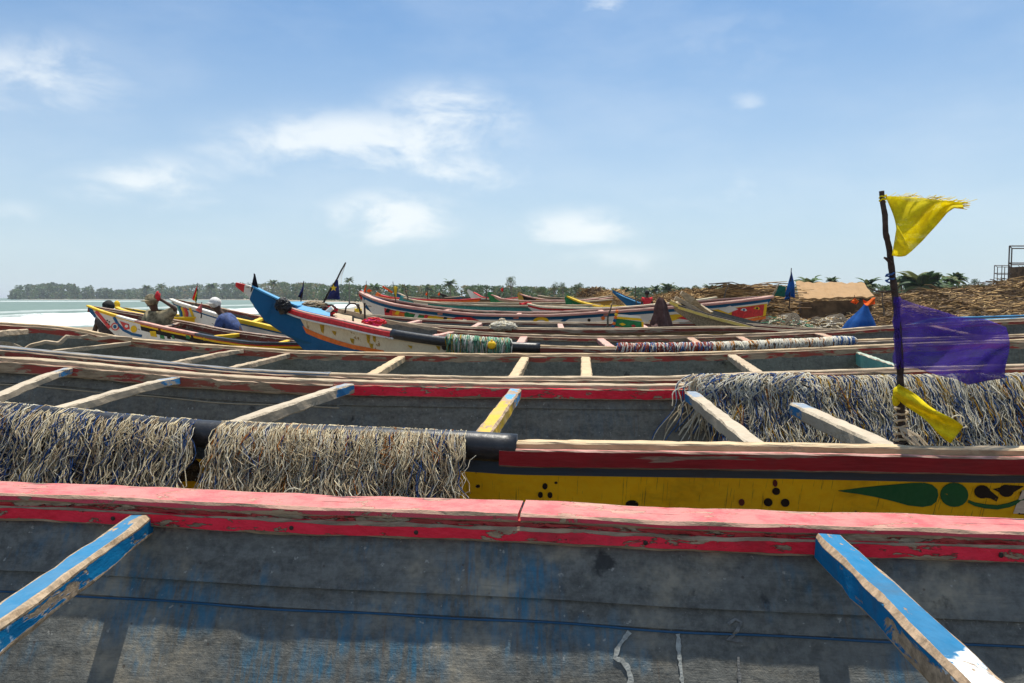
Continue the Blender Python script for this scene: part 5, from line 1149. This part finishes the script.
boxpanel(0, [(613.5, 326), (641, 330), (641, 331.2), (613.2, 327.4)], 'painted_line', .012); boxpanel(1, [(619, 324), (622.5, 322.8), (626, 324.5), (622.5, 325.8)], 'painted_diamond', .012); boxpanel(0, [(631, 325.5), (633.5, 324.4), (636, 326), (633.5, 327.2)], 'painted_diamond', .012)
boxpanel(1, [(641.5, 321.5), (643.6, 322), (644, 334), (642, 334)], 'border', .012)
mb = MB()
for k, m_ in enumerate((0, 1, 0, 2, 0, 2, 1)): mb.ball(P(617 - k * .75, 311.5 + k * 3, 11.3), .026, m_, 8)
tag(mb.build('bead_string', [M_orange, M_yelp, M_blue], smooth=True), 'string of orange, yellow and blue floats at the end of the green box', 'floats')
def heap(name, label, cat, px, py, d, r, n, mats, tw, sq=(1.2, .8, .6), rad=.006, base=M_nbase, grp=None):
    mb = MB(); c0 = P(px, py, d); mb.ball(c0, r * .85, 0, 12, sq, .5)
    for i in range(n):
        th, ph = U(0, 6.28), U(-.3, 1.5); pts = []
        for k in range(7):
            t_, p_ = th + (k - 3) * U(.1, .3), ph + .15 * math.sin(k + i); pts.append(c0 + V(math.cos(t_) * math.cos(p_) * sq[0], math.sin(t_) * math.cos(p_) * sq[1], math.sin(p_) * sq[2]) * r * U(.9, 1.12))
        mb.tube(pts, rad, 3, 1 + random.choice(tw), caps=False)
    return tag(mb.build(name, [base] + mats, smooth=True), label, cat, grp)
heap('net_bundle', 'bundle of white netting tied up on the grey-red boat', 'fishing net', 503, 327, 10.9, .16, 160, [M_nwhite, M_ncream], (0, 0, 1), (1.15, .8, .5), .006, M_nbase2)
heap('net_bundle', 'small cream bundle sitting on top of the white netting', 'fishing net', 502, 321.5, 10.95, .06, 60, [M_ncream, M_ncream2], (0, 1), (1, .8, .7), .006, M_nbase2)
heap('rope_coil', 'black coil of rope wound round the neck of the tall blue prow', 'rope', 283, 307, 9.05, .085, 120, [M_black], (0,), (1, .9, 1.2), .010, M_black)
heap('net_bundle', 'brown heap of net lying in the bow behind the red rail', 'fishing net', 314, 308, 9.35, .15, 160, [M_ncream2, M_nbase2, M_brush2], (0, 1, 2), (1.3, .8, .5), .006)
heap('cloth_bundle', 'bright pink bundle tucked against the rail near the blue-prowed bow', 'cloth', 374, 322.5, 8.8, .085, 40, [M_redcloth], (0,), (1.6, .8, .6), .008, plain('pink_cloth', (.75, .04, .22), .3, 15))
heap('cloth_bundle', 'dark red cloth lying in the bow right of the brown net', 'cloth', 330, 310.5, 9.2, .08, 30, [M_browncl], (0,), (1.2, .8, .8), .008, M_redcloth)
mb = MB(); q = P(525, 305.5, 19.6); mb.grid(lambda u, v: P(519.5 + 12 * u, 302.5 + 6.5 * v + .5 * math.sin(u * 7), 19.55 + .06 * math.sin(u * 9 + v * 3)), 12, 6); tag(mb.build('red_cloth', M_redcloth, smooth=True, solid=.02), 'bright red cloth hung over the side of the ochre-brown boat', 'cloth')
mb = MB(); mb.tube([P(345, 313, 9.2), P(346, 307, 9.2), P(350, 303.5, 9.2), P(355, 303.5, 9.2), P(359, 307, 9.2), P(361, 314, 9.2)], .011, 6)
tag(mb.build('bent_hoop', M_bark), 'thin dark hoop bent over the boat right of the navy flag', 'hoop')
mb = MB(); mb.tube([P(365, 322, 9.0), P(364.5, 303, 9.0)], .012, 6); tag(mb.build('upright_stick', M_bark), 'short dark upright stick near the pink bundle', 'stick')
mb = MB(); mb.sweep([P(322, 314, 9.1), P(327, 309.5, 9.1), P(331, 306, 9.1)], rect(.05, .05, .01)); tag(mb.build('white_cleat', M_white), 'white painted wooden cleat standing on the bow right of the brown net', 'cleat')

# ------------------------------------------------------------------ hut, brush, tower
root = empty('hut', P(835, 310, 27) + V(0, 0, -.7), 'low hut with flat tan sheet roof behind the dry brush', 'hut')
mb = MB(); a_, b_, c_, d_ = P(796, 282.5, 28.5), P(863, 283.5, 28.5), P(874, 297, 25), P(799, 299.5, 25)
def roof(u, v):
    p = a_.lerp(b_, u).lerp(d_.lerp(c_, u), v); return p + V(0, 0, .04 * math.sin(u * 40) * .4 + .05 * fb(u * 6, v * 3, 0))
mb.grid(roof, 50, 14); M_roof = paint('tan_roofing_sheet', (.36, .215, .10), (.31, .19, .09), (.3, .2, .12), .25, 3, dust=.2, dustcol=(.40, .27, .14), grime=.3); mb.build('roof', M_roof, root, solid=.05)
mb = MB()
for u in (.04, .96): 
    p, q = a_.lerp(b_, u), d_.lerp(c_, u); mb.quad([mb.add(x_) for x_ in (p + V(0, 0, -.08), q + V(0, 0, -.08), V(q.x, q.y, .3), V(p.x, p.y, .3))])
p, q = d_.lerp(c_, .04) + V(0, .06, -.08), d_.lerp(c_, .96) + V(0, .06, -.08); mb.quad([mb.add(x_) for x_ in (p, q, V(q.x, q.y, .3), V(p.x, p.y, .3))])
mb.build('reed_wall', M_brush2, root, solid=.05)
def sticks(n, fn, rlo, rhi, mats):
    mb = MB()
    for i in range(n):
        x_, y_, z_, l, az, el_ = fn(); dv = V(math.cos(az) * math.cos(el_), math.sin(az) * math.cos(el_), math.sin(el_)) * l; p0 = V(x_, y_, z_)
        mb.tube([p0, p0 + dv * .5 + V(0, 0, U(0, .12) * l), p0 + dv], U(rlo, rhi), 3, random.randrange(len(mats)), caps=False)
    return mb
BP = [(600, 294), (740, 290), (765, 297), (795, 300), (874, 297), (890, 288), (960, 286), (990, 281), (1120, 278)]
def bankstick():
    while True:
        d = U(18, 36) ** 1.0; px = U(600, 1120); x_ = (px - 512) / F * d
        dens = interp(px, [(600, .25), (740, .5), (765, 1), (1120, 1)])
        if R() < dens: break
    hump = max(0, fb(x_ * .5, d * .5, 7)) * .7
    z_ = ground(x_, d) + U(-.02, .10) + hump * R() * .6
    if proj(V(x_, d, z_))[1] < interp(px, BP): return bankstick()
    return x_, d, z_, U(.2, .8), U(0, 6.28), U(-.3, .3)
M_dry3 = plain('pale_straw', (.48, .32, .14), .4, 3, .9)
tag(sticks(17000, bankstick, .006, .020, [0, 1, 2, 3]).build('dry_brush', [M_brush, M_brush2, M_dry3, M_brush2], base=(0, 0, 0)), 'tangled dry brush and driftwood covering the bank', 'brush', kind='stuff')
def shed():
    px = U(735, 768); d = U(23, 26); return (px - 512) / F * d, d, U(.4, 2.55), U(.4, 1.4), random.choice((0, 3.14)) + U(-.25, .25), U(-.15, .15)
root = sticks(1500, shed, .008, .02, [0, 1]).build('brush_shed', [M_brush, M_brush2]); tag(root, 'flat-topped dark brush screen behind the eye-painted stern', 'brush screen')
def mound(name, label, cat, px, py, d, w_, h_, mats, n, rad):
    c0 = P(px, py, d); mb = MB(); gz = ground(c0.x, c0.y) - .1
    mb.grid(lambda u, v: V(c0.x + (u - .5) * 2 * w_, c0.y + (v - .5) * 2 * w_, gz + (h_ + c0.z - gz) * max(0, math.cos((u - .5) * math.pi)) ** .6 * max(0, math.cos((v - .5) * math.pi)) ** .6 * (1 + .1 * fb(u * 6, v * 6, 2))), 20, 20, 0)
    for i in range(n):
        u, v = U(.08, .92), U(.05, .7); zz = gz + (h_ + c0.z - gz) * math.cos((u - .5) * math.pi) ** .6 * math.cos((v - .5) * math.pi) ** .6
        p0 = V(c0.x + (u - .5) * 2 * w_, c0.y + (v - .5) * 2 * w_, zz); az = U(0, 6.28); l = U(.2, .8) if rad > .01 else U(.04, .16); mb.tube([p0, p0 + V(math.cos(az) * l, math.sin(az) * l, U(-.1, .25) if rad > .01 else U(-.03, .03))], rad, 3, random.randrange(1, len(mats)), caps=False)
    return tag(mb.build(name, mats), label, cat)
mound('straw_heap', 'heap of pale straw behind the royal blue prow', 'straw heap', 612, 292, 44, 1.6, 0, [M_dry3, M_dry3, M_brush], 700, .02)
mound('straw_heap', 'low wide bank of straw and dry fence right of the person in red', 'straw heap', 700, 291, 46, 4.0, 0, [M_brush, M_dry3, M_brush, M_brush2], 1500, .02)
mound('brown_bush_heap', 'round brown heap of branches between the straw and the far palms', 'brush heap', 594, 289, 60, 2.0, 0, [M_brush2, M_brush2, M_brush], 700, .03)
mb = MB()
for i in range(420):
    px = U(750, 870); d = U(15.5, 19.5); x_ = (px - 512) / F * d; p = V(x_, d, ground(x_, d) + .04 + (.45 if d > 17.5 else .55) * R()); s_ = U(.02, .09)
    mb.box(p, (s_, s_ * U(.4, 1), s_ * U(.2, .8)), random.choice((0, 0, 1, 2, 3, 4, 5, 6, 6)), U(0, 3))
tag(mb.build('beach_litter', [M_white, M_sky, M_teal, M_cream, M_ncream, M_redp, M_brush], base=(0, 0, 0)), 'mixed litter and net scraps at the foot of the brush', 'litter', kind='stuff')
mound('net_heap', 'heap of pale green and cream net scraps below the brown brush', 'net heap', 785, 316, 16.5, 1.3, 0, [M_nbase, M_ncream, M_brush, M_ngreen, M_nwhite, M_brush], 2200, .008)
mound('net_heap', 'low heap of white and straw coloured net right of the green one', 'net heap', 832, 317, 16.5, 1.2, 0, [M_nbase, M_ncream, M_dry3, M_nwhite, M_brush], 1800, .008)
M_steel = plain('rusty_steel', (.10, .075, .06), .4, 5, .6)
root = empty('tank_tower', P(1020, 283, 60) + V(1, 0, -.6), 'open steel frame tower with a lower wire cage on the bank', 'tower')
def frame(x0, x1, y0, y1, d0, dep, r, nh):
    mb = MB(); A_ = P(x0, y0, d0); B_ = P(x1, y1, d0)
    for yy_ in (0, dep):
        for k in range(nh + 1):
            z = A_.z + (B_.z - A_.z) * k / nh; mb.tube([V(A_.x + yy_ * .72, d0 + yy_, z), V(B_.x + yy_ * .72, d0 + yy_, z)], r * .8, 4)
        for x_ in (A_.x + yy_ * .72, (A_.x + B_.x) / 2 + yy_ * .72, B_.x + yy_ * .72): mb.tube([V(x_, d0 + yy_, A_.z), V(x_, d0 + yy_, B_.z - 1)], r, 4)
    for x_ in (A_.x, B_.x):
        for k in range(nh + 1):
            z = A_.z + (B_.z - A_.z) * k / nh; mb.tube([V(x_, d0, z), V(x_ + dep * .72, d0 + dep, z)], r * .8, 4)
    return mb
frame(1009.5, 1056, 246, 280, 60, 3, .06, 2).build('tall_frame', M_steel, root); frame(994.5, 1009, 265.5, 281, 60, 3, .035, 2).build('low_cage', M_steel, root)
mb = MB(); c0 = P(1034, 273, 61.5); mb.box(c0 + V(0, 0, 0), (2.6, 2, 1.0)); mb.build('dark_crate', M_brush2, root)

# ------------------------------------------------------------------ vegetation
LM = [M_leafA, M_leafB, M_leafC, M_leafD]
def clump(mb, c, rx, rz, n, fs, mi, ry=None):
    ry = ry or rx
    for i in range(n):
        while True:
            p = V(U(-1, 1), U(-1, 1), U(-1, 1))
            if .15 < p.length < 1: break
        p = V(p.x * rx, p.y * ry, p.z * rz) + c; s_ = fs * U(.5, 1.3); a_ = V(U(-1, 1), U(-1, 1), U(-.6, .6)).normalized(); b_ = a_.cross(V(U(-1, 1), U(-1, 1), U(-1, 1))).normalized()
        i0 = [mb.add(p + a_ * s_), mb.add(p + b_ * s_ * .6), mb.add(p - a_ * s_), mb.add(p - b_ * s_ * .6)]; mb.quad(i0, mi if not isinstance(mi, (list, tuple)) else random.choice(mi))
def tree(label, px, ytop, d, w_, kind='tree', ybase=None, group='trees on the far side of the beach', mi=(0, 1), cat='tree'):
    top = P(px, ytop, d); gz = ground(top.x, top.y); gz = max(gz, -.2); h = top.z - gz; name = 'palm_tree' if kind == 'palm' else 'tree'
    root = empty(name, V(top.x, d, gz), label, cat, group); lean = U(-.06, .06) * h; mb = MB()
    cr = V(top.x + lean * .2, d, top.z - (w_ * .35 if kind == 'palm' else h * .2))
    n = 8; pts = [V(top.x - lean * (1 - k / n) ** 2, d, gz - .2 + (cr.z - gz + .2) * k / n) for k in range(n + 1)]
    r0 = max(.10, h * .022); mb.tube(pts, [r0 * (1.4 - .8 * k / n) for k in range(n + 1)], 6)
    if kind != 'palm':
        for k in range(5):
            a_ = k * 1.3 + px; mb.tube([pts[5], pts[6] + V(math.cos(a_) * w_ * .2, math.sin(a_) * w_ * .2, h * .1), cr + V(math.cos(a_) * w_ * .38, math.sin(a_) * w_ * .38, U(-.05, .12) * h)], [r0 * .6, r0 * .4, r0 * .2], 5)
    mb.build('trunk', M_bark2, root); mb = MB()
    if kind == 'palm':
        for k in range(30):
            az = k * 2.4 + U(-.2, .2); el0 = U(-.1, 1.25); L = w_ * .62 * U(.85, 1.1); p = Vector(cr); seg = 7; dirh = V(math.cos(az), math.sin(az), 0); sdv = V(-math.sin(az), math.cos(az), 0); pr = None; mi_ = random.choice((0, 0, 1, 2) if el0 > .2 else (1, 2, 3))
            for j in range(seg + 1):
                e_ = el0 - 1.55 * (j / seg) ** 1.3; wd = L * .16 * math.sin(math.pi * min(1, .12 + j / seg * .88)) + .01
                cur = (mb.add(p - sdv * wd + V(0, 0, -wd * .5)), mb.add(p), mb.add(p + sdv * wd + V(0, 0, -wd * .5)))
                if pr and not (R() < .08):
                    mb.quad((pr[0], cur[0], cur[1], pr[1]), mi_); mb.quad((pr[1], cur[1], cur[2], pr[2]), mi_)
                pr = cur; p = p + (dirh * math.cos(e_) + V(0, 0, math.sin(e_))) * (L / seg)
    elif kind == 'umbrella':
        for k in range(7):
            a_ = k * 2.4; rr = w_ * .42 * math.sqrt(k / 7); clump(mb, V(cr.x + math.cos(a_) * rr, d + math.sin(a_) * rr, top.z - w_ * .13 - .06 * w_ * R()), w_ * .22, w_ * .10, 90, w_ * .035, mi)
    else:
        for k in range(11):
            a_ = k * 2.4; rr = w_ * .34 * math.sqrt(k / 11); zz = top.z - h * .12 - h * .34 * U(0, 1) * (.3 + k / 11); clump(mb, V(cr.x + math.cos(a_) * rr, d + math.sin(a_) * rr, zz), w_ * U(.13, .22), h * U(.08, .13), 80, w_ * .035, mi)
    mb.build('crown', LM, root); return root
TR = [(349, 276.5, 320, 4.5, 'palm', 'tall thin palm standing alone above the trees by the navy star flag'), (146, 284.5, 700, 9, 'palm', 'thin palm poking above the far shore left of the camouflage cap'), (161, 282.5, 700, 11, 'palm', 'taller palm on far shore just above the camouflage cap'),
      (211, 283, 640, 10, 'palm', 'palm on the far shore above the white cap'), (273, 279.5, 520, 8, 'palm', 'palm above the far trees just right of the black rag pennant'), (375, 283, 300, 6.5, 'palm', 'palm above the orange pennants'), (404, 283.5, 280, 6, 'palm', 'palm right of the yellow streamer flag'),
      (427, 283.5, 260, 5.5, 'palm', 'palm over the tiny orange pennants'), (450, 279, 260, 5, 'palm', 'tallest bushy palm left of the lone ragged tree'), (470, 285, 260, 6, 'tree', 'round tree right of the bushy palm'),
      (511, 275, 240, 4.2, 'tree', 'tall ragged lone tree rising highest in the middle of the far trees'), (540, 286, 200, 4, 'tree', 'small round tree just right of the lone tall tree'), (554.5, 281, 190, 2.6, 'tree', 'slimmest of three close small trees left of the brown heap'), (563, 281.5, 190, 2.6, 'tree', 'middle one of three close small trees left of the brown heap'),
      (577, 281, 180, 3.8, 'tree', 'widest of three close small trees left of the brown heap'), (597, 288, 150, 3, 'tree', 'bush-like tree above the brown heap of branches'), (625, 286, 160, 2.4, 'palm', 'palm behind the royal blue prow'), (655, 284.5, 160, 2.8, 'palm', 'palm right above the person in red'), (668, 283, 160, 3.4, 'palm', 'palm above the brown hanging cloth'),
      (684, 286.5, 150, 2.8, 'tree', 'small tree above the forked yellow prow'), (711, 283.5, 150, 3.2, 'palm', 'palm halfway between the yellow prow and the blue flag'), (724, 286, 150, 3.2, 'tree', 'small tree right of that halfway palm'), (737, 285, 150, 2.4, 'palm', 'small palm just left of the brush screen'),
      (809, 273.5, 95, 3.0, 'palm', 'palm behind the tan roof, nearest the blue flag'), (832, 276.5, 100, 1.6, 'palm', 'small palm over the middle of the tan roof'), (868, 277.5, 85, 2.2, 'palm', 'palm at the right end of the tan roof'), (886, 284, 100, 1.6, 'tree', 'small bush tree just left of the flagpole stick'),
      (902, 274, 90, 2.2, 'palm', 'slim palm just right of the flagpole stick'), (913, 270, 85, 3.2, 'palm', 'left palm of the dense palm group above the purple flag'), (922, 271, 83, 3.8, 'palm', 'middle palm of the dense palm group above the purple flag'), (933, 273, 84, 3.4, 'palm', 'right palm of the dense palm group above the purple flag'),
      (950, 275, 90, 2.0, 'palm', 'left palm of the close pair below the yellow flag tip'), (957, 272, 92, 2.2, 'palm', 'right palm of the close pair below the yellow flag tip'), (975, 277, 100, 1.4, 'tree', 'small lone tree left of the steel tower'), (820, 281.5, 110, 1.5, 'tree', 'small tree peeping over the tan roof'), (1030, 262, 66, 2.4, 'tree', 'dark tree inside the steel tower frame')]
for px, yt, d, w_, kd, lb in TR: tree(lb, px, yt, d, w_ * (1.25 if px > 600 and px < 1000 else 1), kd, mi=(0, 1, 1) if px > 600 else (0, 1, 2))
# far woodland round the bay: one mass
mb = MB()
DS = [(12, 930), (240, 900), (300, 600), (365, 370), (480, 300), (640, 240), (900, 200), (1100, 180)]
TOPS = [(10, 293), (14, 288), (18, 286), (30, 285.5), (38, 285), (46, 284), (58, 285), (66, 284), (75, 285), (80, 288), (92, 287), (100, 289), (112, 290), (125, 291), (135, 289), (150, 288), (165, 289), (178, 287), (190, 286), (205, 285), (222, 285), (235, 284), (262, 283), (300, 284), (330, 285), (360, 286), (400, 286), (440, 286), (480, 286), (520, 287), (560, 288), (620, 288.5), (700, 288), (800, 287), (1100, 285)]
for i in range(1500):
    px = 11 + (1 - R() ** 1.0) * 1080; 
    if px < 12: continue
    d = interp(px, DS) * U(1.0, 1.25); yt = interp(px, TOPS) - 1.5 + 1.5 * fb(px * .09, 0, 3) + 1.0 * fb(px * .4, 2, 3) + abs(random.gauss(0, .9)) + (U(0, 9) if R() < .6 else 0); c0 = P(px, yt, d)
    sp = 55 < px < 102 and R() < .5; mpx = d / F
    rx = (1.3 if sp else U(2.2, 5)) * mpx; rz = (3.5 if sp else U(1.6, 3)) * mpx; c0.z -= rz; tone = random.choices(((0,), (1,), (2, 1), (3, 2)), (3, 3, 2, .3) if px < 240 else (2, 3, 3, 1.6))[0]
    clump(mb, c0, rx, rz, 42, 1.0 * mpx, tone, ry=rx)
    if c0.z - rz > .5: clump(mb, V(c0.x, c0.y, (c0.z) * .42), rx * 1.2, c0.z * .5, 34, 1.6 * mpx, tone, ry=rx)
tag(mb.build('far_woodland', LM, base=(0, 0, 0)), 'low belt of trees and palms round the bay', 'woodland', kind='stuff')

# ------------------------------------------------------------------ sea air
mb = MB(); mb.box((0, 0, 10.0), (18600, 19600, 28.0))
m = bpy.data.materials.new('haze'); m.use_nodes = True; t = m.node_tree; t.nodes.clear(); out = t.nodes.new('ShaderNodeOutputMaterial')
pv = node(t, 'ShaderNodeVolumePrincipled', {'Color': (.86, .92, 1.0), 'Density': .00020, 'Anisotropy': .1}); t.links.new(pv.outputs[0], out.inputs['Volume'])
o = mb.build('haze', m, base=(0, 0, -4)); tag(o, 'thin sea haze over the whole beach', 'haze', kind='stuff')
scene.cycles.volume_bounces = 0

for lb, b0, t0, d in (('thin bare pole leaning left behind the yellow streamer flag', (408, 300), (404, 284), 18), ('thin bare pole standing on the boats left of the lone tall tree', (486, 300), (487, 285), 20),
                      ('short pole leaning right beside the green box', (606, 330), (611, 305), 12), ('bare pole standing left of the person in red', (636, 306), (635, 286), 19), ('slanting pole leaning over the straw left of the blue flag', (722, 304), (729, 282), 17.5),
                      ('thin stick upright in the brush right of the blue tent', (884, 316), (882, 292), 18)):
    mb = MB(); a_, b_ = P(b0[0], b0[1], d), P(t0[0], t0[1], d); mb.tube([a_.lerp(b_, k / 5) + V(.012 * math.sin(k * 1.7), 0, 0) for k in range(6)], [.02 - .002 * k for k in range(6)], 6)
    tag(mb.build('pole', M_bark2), lb, 'pole')
